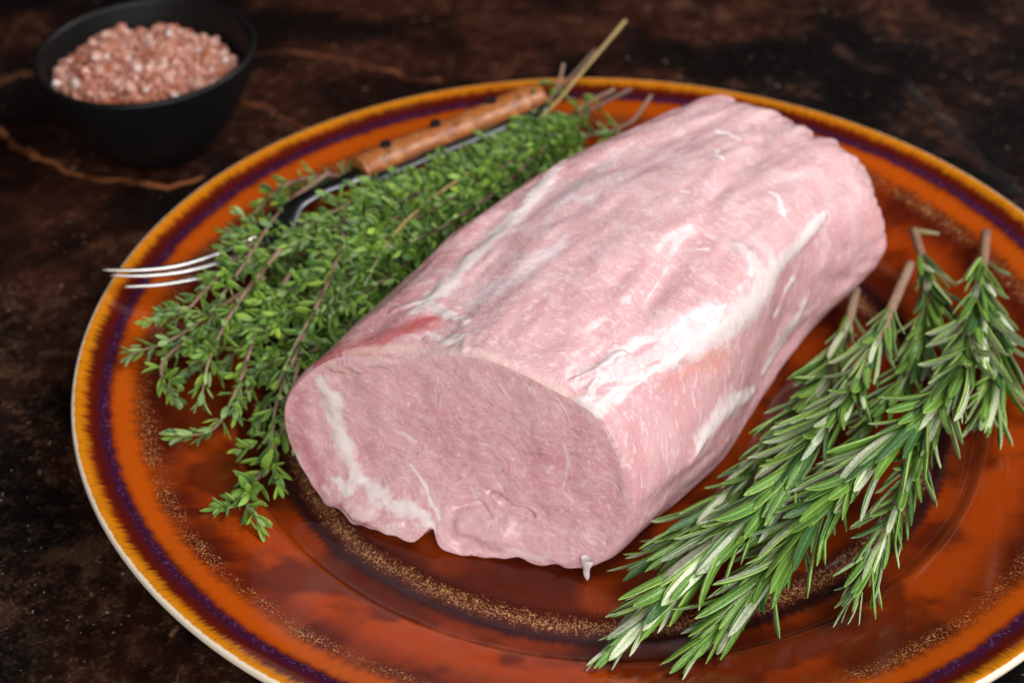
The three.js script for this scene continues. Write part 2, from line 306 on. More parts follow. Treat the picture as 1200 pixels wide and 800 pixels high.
// where the front cut and the far cut lie along the grain
const frontCut = (l, y) => -85.5 + 0.27 * l + 0.21 * (y - 7) - 9 * Math.exp(-(((l + 8) / 30) ** 2) - (((y - 5) / 12) ** 2));
const farCut = (l, y) => 108 + 1.5 * Math.sin(l * 0.22 + 1) + 0.9 * Math.sin(l * 0.63 + y * 0.35) + 0.5 * Math.sin(l * 1.4 + y * 0.6) - 0.0035 * (l - 5) ** 2;
function loinPoint(u, s) {                                        // millimetres in the loin's own axes: across, up, along
  let l = loinSection(u, s, 0), y = loinSection(u, s, 1);
  const cy = 36, round = clamp(1 - s / 0.02, 0, 1), near = 1 - (0.022 + 0.025 * noise(u * 11 + 4, 3)) * (1 - Math.sqrt(1 - round * round)), e = clamp((s - 0.93) / 0.07, 0, 1), far = Math.sqrt(Math.max(0, 1 - e * e * 0.28));
  const k = near * far;
  l *= k; y = cy + (y - cy) * (y < cy ? 1 : k);
  if (y < cy) {                                                   // the ragged, notched foot of the cut end
    const cut = sstep(0.16, 0, s) * sstep(30, 10, y);
    y = Math.max(y, 6.6) + cut * (5.5 * Math.exp(-(((l + 0.8) / 2.4) ** 2)) + 0.8 * (1 + Math.sin(l * 0.36 + 1.5 * Math.sin(l * 0.21))) + 0.18 * (1 + Math.sin(l * 1.1)));
  }
  const a0 = frontCut(l, y), a1 = farCut(l, y);
  return [l, y, lerp(a0, a1, s)];
}

// Marks on the meat. Skin marks are in millimetres round and along the loin, cut marks in millimetres across and up: [x, y, halfWidth]
const SKIN = {
  ridge: [[94.6, 0.0, 2.83], [93.9, 6.7, 3.09], [92.4, 23.8, 1.94], [90.3, 41.3, 1.98], [88.5, 61.3, 3.30], [87.7, 81.7, 4.42], [88.1, 105.5, 2.94], [88.1, 123.0, 2.45], [90.3, 137.3, 2.22], [93.2, 149.2, 1.12]],
  ridge_blob: [[102.9, 97.4, 2.12], [95.0, 96.9, 3.96], [87.4, 92.6, 3.68]],
  ridge_branch: [[110.2, 6.2, 0.48], [108.4, 13.3, 1.20], [106.9, 21.4, 1.46], [104.4, 26.6, 0.73]],
  ridge_side: [[100.8, 0.0, 1.42], [101.5, 6.2, 1.43], [103.3, 12.8, 1.20]],
  side_low: [[62.7, 33.7, 1.01], [67.4, 41.8, 1.77], [68.5, 59.4, 2.32], [59.5, 92.6, 1.36]],
  side_mid: [[59.1, 106.4, 1.38], [60.9, 118.3, 2.52], [62.0, 129.7, 3.11], [67.4, 132.1, 1.41]],
  side_up: [[74.0, 108.3, 0.82], [77.6, 121.6, 1.10]],
  left_ridge: [[184.6, 21.4, 1.91], [182.1, 33.2, 2.31], [179.9, 49.9, 2.75], [180.3, 68.9, 2.81], [182.5, 84.1, 2.44], [188.6, 99.8, 2.08], [197.0, 116.4, 1.27]],
  left_front: [[191.4, 23.3, 0.77], [185.2, 26.6, 1.53], [172.9, 21.9, 1.76], [164.2, 16.6, 1.24]],
  left_front_b: [[175.4, 9.5, 0.74], [164.2, 7.6, 1.96], [154.8, 4.3, 1.22]],
  film_a: [[167.8, 28.5, 2.53], [159.5, 39.9, 4.08], [155.5, 55.1, 3.11], [155.5, 64.6, 2.09]],
  film_b: [[165.7, 71.2, 1.06], [171.1, 93.1, 1.64], [176.2, 114.5, 1.68], [178.7, 136.3, 1.15]],
  film_c: [[173.6, 91.7, 0.82], [161.0, 89.8, 1.35], [166.0, 114.5, 0.84]],
  film_d: [[108.4, 19.5, 0.97], [102.6, 38.0, 2.23], [97.2, 66.0, 1.78]],
  spot_a: [[161.0, 159.1, 1.16], [147.9, 155.8, 1.45]],
  spot_b: [[147.9, 142.5, 0.85], [141.0, 136.8, 1.13]],
  spot_c: [[137.8, 108.3, 0.82], [135.6, 109.7, 0.82]],
  spot_d: [[112.0, 133.9, 1.11], [102.6, 127.8, 1.65]],
  spot_e: [[114.9, 85.5, 0.79], [111.7, 87.4, 0.79]],
  red: [[208.4, 1.0, 2.52], [195.8, 1.4, 3.99], [187.1, 8.1, 3.99], [179.4, 16.6, 3.01]],
  groove: [[140.7, 160.5, 1.73], [128.7, 124.9, 1.93], [120.4, 93.6, 1.86], [114.9, 67.5, 2.06], [111.3, 48.5, 1.26]],
  edge_beige: [[197.9, 0.0, 1.50], [185.2, 2.4, 1.98], [169.6, 3.3, 1.96], [152.6, 1.4, 1.45]],
  edge_right: [[147.2, 1.9, 1.21], [126.9, 0.0, 1.43], [106.9, 0.0, 1.42], [92.8, 0.0, 1.89]],
  low_right_drip: [[39.5, 10.4, 0.75], [34.4, 1.0, 0.74]],
  purple: [[164.2, 22.8, 2.50], [160.6, 36.6, 2.54]],
};
const CUT = {
  band: [[-42.8, 47.5, 1.65], [-39.0, 41.4, 1.88], [-35.9, 33.5, 1.65], [-31.4, 24.6, 1.65], [-26.1, 18.9, 1.88], [-17.9, 16.9, 1.17], [-8.8, 15.5, 1.65], [-1.4, 13.8, 1.17]],
  band_b: [[-26.1, 18.9, 1.41], [-30.4, 15.2, 1.17], [-33.6, 15.7, 0.94]],
  white_line: [[-11.7, 28.1, 0.38], [-6.1, 21.9, 0.56], [0.8, 15.6, 0.47]],
  line_b: [[6.7, 25.9, 0.23], [8.4, 22.3, 0.47]],
  line_c: [[31.2, 47.5, 0.35], [33.6, 41.1, 0.47], [33.2, 33.3, 0.35]],
  line_d: [[-7.7, 58.7, 0.23], [-7.8, 50.3, 0.35]],
  beige_top: [[-39.8, 52.1, 2.11], [-26.6, 59.1, 2.35], [-11.6, 65.4, 2.11], [0.3, 68.6, 1.65]],
  beige_right: [[23.7, 65.2, 1.17], [36.4, 61.7, 1.88], [45.6, 53.2, 2.11], [51.6, 42.4, 1.65], [53.9, 31.8, 0.94]],
  fold: [[12.0, 25.2, 0.70], [16.9, 23.8, 0.94], [25.4, 21.8, 0.47]],
  fold_b: [[4.3, 18.1, 0.47], [9.8, 20.9, 0.70], [14.3, 18.4, 0.47]],
  lump: [[8.5, 15.7, 4.23], [19.1, 14.6, 4.70]],
  low_left: [[-37.5, 11.2, 2.35], [-24.0, 11.0, 2.82], [-10.3, 10.6, 2.35]],
  skin_left: [[-49.4, 41.4, 2.82], [-47.8, 27.1, 3.29], [-40.4, 15.0, 2.82]],
  white_low: [[22.6, 10.1, 0.70], [32.3, 9.4, 0.94]],
  red_low_left: [[-34.7, 9.0, 1.41], [-20.1, 9.5, 1.88]],
};
/*LOINREST2*/
const GIRTH = 290, LENGTH = 190;
const boxOf = (pts, m) => [Math.min(...pts.map((p) => p[0])) - m, Math.max(...pts.map((p) => p[0])) + m, Math.min(...pts.map((p) => p[1])) - m, Math.max(...pts.map((p) => p[1])) + m];
for (const set of [SKIN, CUT]) for (const k in set) set[k].box = boxOf(set[k], 14);
const mark = (set, k, x, y) => { const b = set[k].box; return x < b[0] || x > b[1] || y < b[2] || y > b[3] ? 99 : strokeDist(x, y, set[k]); };
const soft = (d, inner = 0.45, outer = 1.35) => sstep(outer, inner, d);
const FAT_GROUPS = [['ridge', 'ridge_blob', 'ridge_branch', 'ridge_side'], ['side_low'], ['side_mid', 'side_up'], ['left_ridge', 'left_front', 'left_front_b']];
// how thick the fat lies at a place on the skin, 0..1, and which strip it belongs to
function skinFat(x, y, out) {
  const wx = x + (fbm(x * 0.35 + 9, y * 0.22 + 4, 4) - 0.5) * 7, wy = y + (fbm(x * 0.22 + 60, y * 0.3 + 33, 4) - 0.5) * 10;
  const ragged = (noise(x * 2.6 + 5, y * 0.8 + 3) - 0.5) * 0.7;
  let best = 0; out.group = -1;
  for (let g = 0; g < FAT_GROUPS.length; g++) for (const k of FAT_GROUPS[g]) {
    const f = soft(mark(SKIN, k, wx, wy) + ragged, 0.3, 1.8);
    if (f > best) { best = f; out.group = g; }
  }
  return best;
}
const fatInfo = { group: -1 };
function fatRise(x, y) {                                          // the same strips with smooth outlines, for their relief
  const wx = x + (noise(x * 0.16 + 9, y * 0.1 + 4) - 0.5) * 5, wy = y + (noise(x * 0.1 + 60, y * 0.14 + 33) - 0.5) * 6;
  let best = 0;
  for (const group of FAT_GROUPS) for (const k of group) best = Math.max(best, soft(mark(SKIN, k, wx, wy), 0, 2.3));
  return best;
}
function skinHeight(x, y) {                                       // relief in millimetres
  const fat = fatRise(x, y), a = sstep(0, 10, y);
  const broad = (fbm(x * 0.06 + 3, y * 0.03 + 8, 2) - 0.5) * 3.2, lump = (fbm(x * 0.16 + 40, y * 0.07, 2) - 0.5) * 0.8;
  const gx = x + (noise(x * 0.05, y * 0.05 + 50) - 0.5) * 8;
  const groove = -1.1 * sstep(4.5, 0, mark(SKIN, 'groove', gx + 1.5, y)) + 0.5 * sstep(4, 0, mark(SKIN, 'groove', gx - 7, y));
  const scallop = sstep(176, 188, y) * 0.45 * (0.55 * Math.sin(x * 0.42 + 3 * noise(x * 0.2, y * 0.1)) + 0.35 * Math.sin(x * 0.95 + 2));
  return (broad + lump + groove + scallop) * a + fat * (0.55 + 0.3 * noise(x * 0.4, y * 0.3));
}
function skinColor(x, y, o) {
  const fat = skinFat(x, y, fatInfo);
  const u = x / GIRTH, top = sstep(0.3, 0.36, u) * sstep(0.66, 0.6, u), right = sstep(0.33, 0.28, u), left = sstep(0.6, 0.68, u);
  const sh = x + y * 0.5 + (fbm(x * 0.05, y * 0.06 + 9, 2) - 0.5) * 6, al = y - x * 0.25 + (fbm(x * 0.06 + 40, y * 0.05, 2) - 0.5) * 5;                     // the grain runs aslant over the top, upright down the side
  const fibre = right > 0.5 ? noise(x * 0.16 + 3, y * 1.9) * 0.6 + noise(x * 0.5, y * 4.1) * 0.4 : noise(sh * 0.22, al * 0.7 + 20) * 0.4 + noise(sh * 0.9 + 9, al * 1.9) * 0.35 + noise(x * 2.3, y * 2.3) * 0.25;
  const cloud = fbm(x * 0.05 + 5, y * 0.05 + 1, 4), film = fbm(sh * 0.07 + 70, al * 0.16 + 2, 4), fleck = fbm(sh * 0.4 + 10, al * 0.85 + 90, 4), grit = noise(x * 5.1, y * 5.1 + 40);
  o[0] = 0.66; o[1] = 0.405; o[2] = 0.425;
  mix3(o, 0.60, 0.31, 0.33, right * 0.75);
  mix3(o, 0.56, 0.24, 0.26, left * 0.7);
  mix3(o, 0.62, 0.31, 0.325, sstep(0.42, 0.66, cloud) * 0.4);
  mix3(o, 0.76, 0.56, 0.57, sstep(0.46, 0.74, film) * 0.5 * (1 - 0.5 * right));
  mix3(o, 0.52, 0.215, 0.225, (fibre - 0.5) * 0.22 + 0.02);
  mix3(o, 0.80, 0.64, 0.63, sstep(0.60, 0.76, fleck) * 0.5);
  mix3(o, 0.83, 0.69, 0.69, sstep(0.80, 0.96, noise(sh * 0.9 + 100, al * 2.6)) * 0.5);
  mix3(o, 0.55, 0.25, 0.27, sstep(0.80, 0.97, noise(sh * 0.8 + 10, al * 2.2 + 70)) * 0.3);
  const wx = x + (fbm(x * 0.3 + 1, y * 0.3, 3) - 0.5) * 7, wy = y + (fbm(x * 0.3 + 31, y * 0.3 + 17, 3) - 0.5) * 9, br = sstep(0.25, 0.7, fleck * 0.5 + fibre * 0.5);
  mix3(o, 0.50, 0.11, 0.115, soft(mark(SKIN, 'red', wx, wy), 0.3, 2.1) * 0.95 * (0.5 + 0.5 * cloud * 1.6));
  for (const k of ['film_a', 'film_b', 'film_c', 'film_d']) mix3(o, 0.76, 0.66, 0.69, soft(mark(SKIN, k, wx, wy), 0.2, 2.0) * 0.85 * (0.2 + 0.8 * br));
  mix3(o, 0.52, 0.30, 0.40, soft(mark(SKIN, 'purple', wx, wy), 0.2, 1.3) * 0.35 * (1 - br));
  for (const k of ['spot_a', 'spot_b', 'spot_c', 'spot_d', 'spot_e', 'low_right_drip']) mix3(o, 0.84, 0.77, 0.76, soft(mark(SKIN, k, x + (wx - x) * 0.35, y + (wy - y) * 0.35), 0.4, 1.3) * 0.85);
  for (const k of ['edge_beige', 'edge_right']) mix3(o, 0.74, 0.53, 0.47, soft(mark(SKIN, k, wx, y), 0.2, 1.5) * 0.75 * (0.6 + 0.4 * br));
  mix3(o, 0.66, 0.28, 0.22, soft(mark(SKIN, 'ridge', wx + 6, wy), 0.5, 1.5) * sstep(20, 35, y) * sstep(75, 55, y) * 0.5);
  mix3(o, 0.69, 0.625, 0.625, Math.min(1, fat * 1.15) * (0.62 + 0.38 * br));
  mix3(o, 0.72, 0.58, 0.53, fat * sstep(0.55, 0.75, noise(x * 0.5 + 8, y * 0.4)) * 0.4);
  o[3] = 0.5 + (fibre - 0.5) * 0.4 * (1 - fat * 0.6) + (fleck - 0.5) * 0.45 + (film - 0.5) * 0.5 + (grit - 0.5) * 0.10 + fat * 0.1;
  o[4] = clamp(0.40 + (fleck - 0.5) * 0.5 + fat * 0.06 + (grit - 0.5) * 0.2, 0.2, 0.75);
}
function cutHeight(l, y) {                                        // relief of the cut face in millimetres, towards the viewer
  const wx = l + (fbm(l * 0.2 + 3, y * 0.2, 3) - 0.5) * 4, wy = y + (fbm(l * 0.2 + 50, y * 0.2 + 9, 3) - 0.5) * 5;
  let h = (fbm(l * 0.08 + 12, y * 0.08 + 4, 3) - 0.5) * 2.4 + (fbm(l * 0.25, y * 0.25 + 70, 2) - 0.5) * 0.6;
  h += 0.4 * soft(mark(CUT, 'band', wx, wy), 0.3, 2) + 0.3 * soft(mark(CUT, 'band_b', wx, wy)) + 1.8 * soft(mark(CUT, 'lump', l + (wx - l) * 0.4, y + (wy - y) * 0.4), 0.2, 1.3) + 1.0 * soft(mark(CUT, 'beige_top', wx, wy), 0.2, 1.4);
  h += 0.7 * soft(mark(CUT, 'low_left', wx, wy), 0.2, 1.3) * (0.4 + noise(l * 0.25, y * 0.3)) - 2.2 * soft(mark(CUT, 'fold', l + (wx - l) * 0.5, y + (wy - y) * 0.5), 0, 2) - 1.3 * soft(mark(CUT, 'fold_b', l + (wx - l) * 0.5, y + (wy - y) * 0.5), 0, 2);
  h -= 4.0 * soft(Math.hypot((l + 0.5) / 2.2, (y - 8) / 6), 0, 1.2);   // the notch at the foot of the white seam
  return h;
}
function cutColor(l, y, o) {
  const wx = l + (fbm(l * 0.28 + 3, y * 0.28, 4) - 0.5) * 5.5, wy = y + (fbm(l * 0.28 + 50, y * 0.28 + 9, 4) - 0.5) * 5.5, nx = l + (wx - l) * 0.35, ny = y + (wy - y) * 0.35;
  const cloud = fbm(l * 0.07 + 15, y * 0.07 + 2, 4), fl = fbm(l * 0.5 + y * 0.2, y * 1.1 - l * 0.3 + 30, 4), cell = noise(l * 1.5, y * 2.3) * 0.5 + noise(l * 3.4 + 9, y * 4.2) * 0.5, grit = noise(l * 6 + 4, y * 6);
  o[0] = 0.72; o[1] = 0.42; o[2] = 0.445;
  mix3(o, 0.64, 0.31, 0.335, sstep(0.42, 0.68, cloud) * 0.65);
  mix3(o, 0.73, 0.46, 0.49, sstep(0.5, 0.72, fl) * 0.55);
  mix3(o, 0.54, 0.23, 0.25, (cell - 0.5) * 0.26 + 0.01);
  // marbling: thin wavering threads of fat
  const bundle = noise(l * 0.32 + y * 0.1, y * 0.5 - l * 0.12 + 9);   // bundles of grain seen end on
  mix3(o, 0.73, 0.47, 0.49, sstep(0.55, 0.85, bundle) * 0.4);
  const m1 = Math.abs(fbm(l * 0.11 + 7, y * 0.075 + 70, 4) - 0.5), m2 = Math.abs(fbm(l * 0.24 + 90, y * 0.2 + 20, 3) - 0.5);
  mix3(o, 0.78, 0.58, 0.57, sstep(0.018, 0.004, m1) * sstep(0.5, 0.7, noise(l * 0.12 + 3, y * 0.12 + 5)) * 0.35);
  mix3(o, 0.74, 0.52, 0.51, sstep(0.022, 0.005, m2) * sstep(0.5, 0.7, noise(l * 0.15 + 40, y * 0.15)) * 0.25);
  const dx = l + (fbm(l * 0.09 + 5, y * 0.09, 2) - 0.5) * 9, dy = y + (fbm(l * 0.09 + 55, y * 0.09 + 8, 2) - 0.5) * 9, ga = dx * 0.86 - dy * 0.51, gb = dy * 0.86 + dx * 0.51;   // the grain runs down to the right
  mix3(o, 0.84, 0.66, 0.67, sstep(0.70, 0.95, noise(ga * 0.7 + 50, gb * 1.7)) * 0.5);  // pale grain flecks, here and below, also paint in wet sparkle
  mix3(o, 0.86, 0.72, 0.72, sstep(0.76, 0.95, noise(ga * 1.6 + 20, gb * 2.8 + 60)) * 0.6);
  mix3(o, 0.52, 0.20, 0.225, sstep(0.66, 0.95, noise(ga * 0.8 + 80, gb * 1.9 + 10)) * 0.28);
  mix3(o, 0.50, 0.185, 0.215, soft(mark(CUT, 'skin_left', wx, wy), 0.2, 1.4) * 0.65 * (0.5 + 0.7 * cell));
  mix3(o, 0.47, 0.15, 0.18, soft(mark(CUT, 'red_low_left', wx, wy), 0.2, 1.5) * 0.7 * sstep(0.35, 0.6, cell));
  mix3(o, 0.72, 0.47, 0.42, soft(mark(CUT, 'beige_top', wx, wy), 0.2, 1.5) * 0.75 * (0.55 + 0.45 * cell));
  mix3(o, 0.74, 0.52, 0.47, soft(mark(CUT, 'beige_right', wx, wy), 0.1, 1.5) * 0.7);
  mix3(o, 0.78, 0.62, 0.60, soft(mark(CUT, 'low_left', wx, wy), 0.2, 1.4) * 0.75 * sstep(0.45, 0.62, fbm(l * 0.3 + 4, y * 0.35, 3)));
  mix3(o, 0.68, 0.42, 0.42, soft(mark(CUT, 'lump', wx, wy), 0.1, 1.3) * 0.5);
  mix3(o, 0.42, 0.12, 0.14, soft(mark(CUT, 'fold', nx, ny), 0, 1.2) * 0.5);
  for (const k of ['line_b', 'line_c', 'line_d', 'white_low']) mix3(o, 0.80, 0.64, 0.63, soft(mark(CUT, k, nx, ny), 0.3, 1.8) * 0.6);
  mix3(o, 0.84, 0.74, 0.72, soft(mark(CUT, 'white_line', nx, ny), 0.5, 1.4) * 0.9);
  mix3(o, 0.85, 0.76, 0.73, Math.max(soft(mark(CUT, 'band', wx, wy) + (fl - 0.5) * 1.2, 0.5, 2.2), soft(mark(CUT, 'band_b', wx, wy) + (fl - 0.5) * 0.8, 0.7, 1.8)) * 0.95);
  mix3(o, 0.06, 0.03, 0.03, sstep(1.0, 0.4, Math.hypot(l + 10.5, y - 32.2) / 0.32) + sstep(1, 0.4, Math.hypot(l - 15.2, y - 33.5) / 0.22));   // two specks
  o[3] = 0.5 + (bundle - 0.5) * 0.5 + (noise(ga * 0.6 + 3, gb * 1.2) - 0.5) * 0.3 + (cloud - 0.5) * 0.5;
  o[4] = clamp(0.34 + (fl - 0.5) * 0.8 + (grit - 0.5) * 0.15, 0.16, 0.7);
}
{
  const BASE = 6.2;
  const loin = thing('pork_loin', 'raw boneless pork loin with a cut face and white streaks of fat on the plate', 'pork loin', [0, BASE / 1000, 0], -0.6435);
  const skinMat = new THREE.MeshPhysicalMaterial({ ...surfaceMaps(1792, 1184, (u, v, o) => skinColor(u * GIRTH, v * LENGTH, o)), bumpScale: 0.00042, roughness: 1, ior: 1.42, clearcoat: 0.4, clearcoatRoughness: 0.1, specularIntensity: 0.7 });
  const cutMat = new THREE.MeshPhysicalMaterial({ ...surfaceMaps(1400, 900, (u, v, o) => cutColor(-64 + u * 128, v * 76, o)), bumpScale: 0.00036, roughness: 1, ior: 1.42, clearcoat: 0.5, clearcoatRoughness: 0.12 });
  const NU = 420, NS = 280, at = (l, y, a) => [l / 1000, (y - BASE) / 1000, -a / 1000];
  // outward normals of the smooth loin, to push the relief along
  const smoothAt = (u, s) => V(...loinPoint(u, s));
  const normalAt = (u, s) => {
    const e = 0.004, s0 = clamp(s, 0.01, 0.985), du = smoothAt(u + e, s0).sub(smoothAt(u - e, s0)), ds = smoothAt(u, s0 + e).sub(smoothAt(u, s0 - e));
    const n = du.cross(ds).normalize(), p = smoothAt(u, s0); return n.x * p.x + n.y * (p.y - 36) < 0 ? n.negate() : n;
  };
  const skinPos = (u, s) => { const p = smoothAt(u, s), n = normalAt(u, s), h = skinHeight(u * GIRTH, s * LENGTH); p.addScaledVector(n, h); if (p.y < 6.3) p.y = 6.3; return p; };
  const rim = [];
  const full = gridGeometry(NU + 1, NS + 1, (i, j) => {
    const u = (i % NU) / NU, s = (j / NS) ** 1.08, p = skinPos(u, s);
    if (!j) rim.push(p);
    return { p: at(p.x, p.y, p.z), uv: [i / NU, s] };
  }, { closeU: true, flip: true });
  // split the one skin into the lean meat and each strip of fat lying on it
  const cells = new Map(), full_idx = full.index.array;
  for (let j = 0, q = 0; j < NS; j++) for (let i = 0; i < NU; i++, q += 6) {
    const u = (i + 0.5) / NU, s = ((j + 0.5) / NS) ** 1.08, f = skinFat(u * GIRTH, s * LENGTH, fatInfo), g = f > 0.5 ? fatInfo.group : -1;
    if (!cells.has(g)) cells.set(g, []);
    const list = cells.get(g); for (let k = 0; k < 6; k++) list.push(full_idx[q + k]);
  }
  const subset = (idx) => subsetGeometry(full, idx);
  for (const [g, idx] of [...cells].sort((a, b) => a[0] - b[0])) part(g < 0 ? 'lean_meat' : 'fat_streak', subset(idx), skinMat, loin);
  // the cut face, pinned to the rim of the skin
  const NR = 90;
  part('cut_face', gridGeometry(NU + 1, NR + 1, (i, j) => {
    const e = rim[i % NU], q = 1 - j / NR, l = lerp(0, e.x, q), y = lerp(36, e.y, q), w = sstep(1, 0.93, q);
    const aEdge = e.z - frontCut(e.x, e.y), a = frontCut(l, y) + aEdge * sstep(0.8, 1, q) - w * cutHeight(l, y) - 0.1 * sstep(1, 0.965, q);
    return { p: at(l, Math.max(y, 6.3), a), uv: [(l + 64) / 128, y / 76] };
  }, { closeU: true }), cutMat, loin);
  // the far end, closed
  part('far_end', gridGeometry(NU / 4 + 1, 12, (i, j) => {
    const u = (i % (NU / 4)) / (NU / 4), p = skinPos(u, 1), q = 1 - j / 11;
    return { p: at(lerp(4, p.x, q), lerp(34, p.y, q), p.z + (1 - q * q) * 3), uv: [u, 0.97] };
  }, { closeU: true, flip: true }), skinMat, loin);
  // a scrap of fat hanging from the near right corner
  const scrap = gridGeometry(17, 15, (i, j) => {
    const t = j / 14, a = (i % 16) / 16 * Math.PI * 2, w = (1.9 - 1.15 * t + 0.22 * Math.sin(t * 9)) * Math.sqrt(Math.max(0, 1 - t ** 6)), k = w * 0.001;
    return { p: [Math.cos(a) * k * 1.05 + 0.0009 * t * t, -0.0072 * t + 0.0003 * Math.sin(a * 2 + t * 4), Math.sin(a) * k * 0.6 + 0.0012 * t], uv: [i / 16, t] };
  }, { closeU: true });
  const fatMat = new THREE.MeshPhysicalMaterial({ color: new THREE.Color(0.84, 0.75, 0.74), roughness: 0.38, clearcoat: 0.3 });
  part('fat_scrap', scrap, fatMat, loin).position.set(...at(44.5, 14.2, -74.2));
}

// ---------------------------------------------------------------- the old fork with a wooden handle
function taperTube(points, radii, sides = 8, flat = [1, 1]) {     // a tube along points (Vector3), its radii along the way; flat squashes its cross-section [sideways, up]
  const curve = new THREE.CatmullRomCurve3(points, false, 'centripetal'), n = Math.max(8, (points.length - 1) * 6);
  const at = (list, t) => { if (!Array.isArray(list)) return list; const q = t * (list.length - 1), i = Math.min(list.length - 2, Math.floor(q)); return lerp(list[i], list[i + 1], q - i); };
  const g = gridGeometry(sides + 1, n + 3, (i, j) => {
    const t = clamp((j - 1) / n, 0, 1), p = curve.getPoint(t), d = curve.getTangent(t), side = V(-d.z, 0, d.x).normalize(), up = V().crossVectors(side, d).normalize().multiplyScalar(-1);
    if (up.y < 0) up.negate();
    const r = j === 0 || j === n + 2 ? 0 : at(radii, t), a = (i % sides) / sides * Math.PI * 2, f0 = Array.isArray(flat[0]) ? at(flat[0], t) : flat[0], f1 = Array.isArray(flat[1]) ? at(flat[1], t) : flat[1];
    p.addScaledVector(side, Math.cos(a) * r * f0).addScaledVector(up, Math.sin(a) * r * f1);
    return { p: [p.x, p.y, p.z], uv: [i / sides, t * 4] };
  }, { closeU: true });
  return g;
}
const mm = ([x, y, z]) => V(x / 1000, y / 1000, z / 1000);
{
  const fork = thing('table_fork', 'old steel fork with riveted orange wooden handle lying across the thyme', 'fork', [-0.087, 0.035, -0.094]);
  const off = ([x, y, z]) => mm([x + 87, y - 35, z + 94]);
  const wood = new THREE.MeshPhysicalMaterial({
    ...surfaceMaps(256, 512, (u, v, o) => {
      const g = noise(u * 26 + fbm(u * 4, v * 3, 2) * 5, v * 3.2), f = noise(u * 70, v * 8), k = fbm(u * 5, v * 9 + 20, 3);
      o[0] = 0.40; o[1] = 0.125; o[2] = 0.026;
      mix3(o, 0.20, 0.05, 0.014, sstep(0.4, 0.75, g) * 0.8); mix3(o, 0.56, 0.27, 0.11, sstep(0.55, 0.8, k) * 0.6); mix3(o, 0.16, 0.045, 0.014, sstep(0.72, 0.9, f) * 0.5);
      o[3] = 0.5 + (g - 0.5) * 0.4 - sstep(0.72, 0.9, f) * 0.3; o[4] = 0.36 + 0.2 * f;
    }, true), bumpScale: 0.0004, roughness: 1, clearcoat: 0.25, clearcoatRoughness: 0.3 });
  const steel = new THREE.MeshStandardMaterial({ color: new THREE.Color(0.10, 0.105, 0.115), metalness: 1, roughness: 0.34 });
  const bright = new THREE.MeshStandardMaterial({ color: new THREE.Color(0.66, 0.65, 0.63), metalness: 1, roughness: 0.28 });
  const dark = new THREE.MeshStandardMaterial({ color: new THREE.Color(0.03, 0.03, 0.033), metalness: 0.7, roughness: 0.5 });
  const grip = [[-20, 40.5, -135], [-27, 40.4, -130], [-43, 39.6, -118], [-65, 38.8, -102], [-81, 38.2, -90], [-86, 37.8, -86]];
  part('wooden_handle', taperTube(grip.map(off), [0.0052, 0.0064, 0.0058, 0.0054, 0.0060, 0.0050], 18, [1, 0.66]), wood, fork);
  const tang = grip.map(([x, y, z]) => [x + 1.2, y - 3.4, z + 1.7]);
  part('tang', taperTube(tang.map(off), [0.0050, 0.0062, 0.0058, 0.0054, 0.0058, 0.005], 14, [1.02, 0.27]), steel, fork);
  for (const [x, y, z] of [[-76.5, 42.4, -95.2], [-59, 43.0, -108.6], [-38.5, 43.8, -123.6]]) {
    const c = new THREE.CylinderGeometry(0.002, 0.0021, 0.0018, 18); part('rivet', c, dark, fork).position.copy(off([x, y, z]));
  }
  const neck = [[-84, 35.6, -86.5], [-90, 36.4, -80], [-98, 38.2, -71], [-106, 38.8, -61], [-111, 37, -52], [-116, 35, -45]];
  part('neck', taperTube(neck.map(off), [0.0048, 0.0036, 0.0030, 0.0036, 0.0066, 0.0080], 14, [1, [0.5, 0.5, 0.5, 0.42, 0.22, 0.16]]), steel, fork);
  const tine = [
    [[-113.5, 33.6, -52], [-121, 34.8, -45], [-130, 34.4, -38.5], [-143, 33.5, -32.5], [-156, 33.4, -30], [-168, 34.2, -29]],
    [[-115.5, 33.4, -49.5], [-119, 34.0, -41.5], [-128, 33.6, -35], [-141, 32.8, -30], [-154, 32.8, -27.6], [-165, 33.6, -26.8]],
    [[-117.5, 33.2, -47], [-117.5, 32.6, -39], [-124, 32.2, -33], [-136, 31.6, -27.8], [-148, 31.6, -24.2], [-159.5, 32.2, -22.2]],
  ];
  for (const p of tine) part('tine', taperTube(p.map(off), [0.0016, 0.0013, 0.0011, 0.0010, 0.00085, 0.0004], 10), bright, fork);
}

// ---------------------------------------------------------------- rosemary and thyme
// a leaf one unit long: cross-section rolled under at the margins, bent along its length by bend, texture u round it and v along it
function leafGeometry(width, thick, bend, profile, nl, roll, twist = 0) {
  const ring = [[-1, 0], [-0.55, 0.55], [0, 0.12], [0.55, 0.55], [1, 0], [0.62, -roll], [0, -0.18], [-0.62, -roll], [-1, 0]];
  return gridGeometry(9, nl + 1, (i, j) => {
    const t = j / nl, w = width * profile(t), c = Math.sin(twist * t), k = Math.cos(twist * t), x = ring[i][0] * w, z = ring[i][1] * thick * Math.min(1, profile(t) * 1.3) ;
    return { p: [x * k - z * c, t * (1 - 0.25 * bend * bend * t), x * c + z * k + bend * t * t], uv: [i / 8, t] };
  });
}
const Q = new THREE.Matrix4();
function setLeaf(m, base, dir, top, length, wide = 1) {
  const x = V().crossVectors(dir, top).normalize(), z = V().crossVectors(x, dir).normalize();
  Q.makeBasis(x, dir, z); m.quaternion.setFromRotationMatrix(Q); m.position.copy(base); m.scale.set(length * wide, length, length * wide);
}
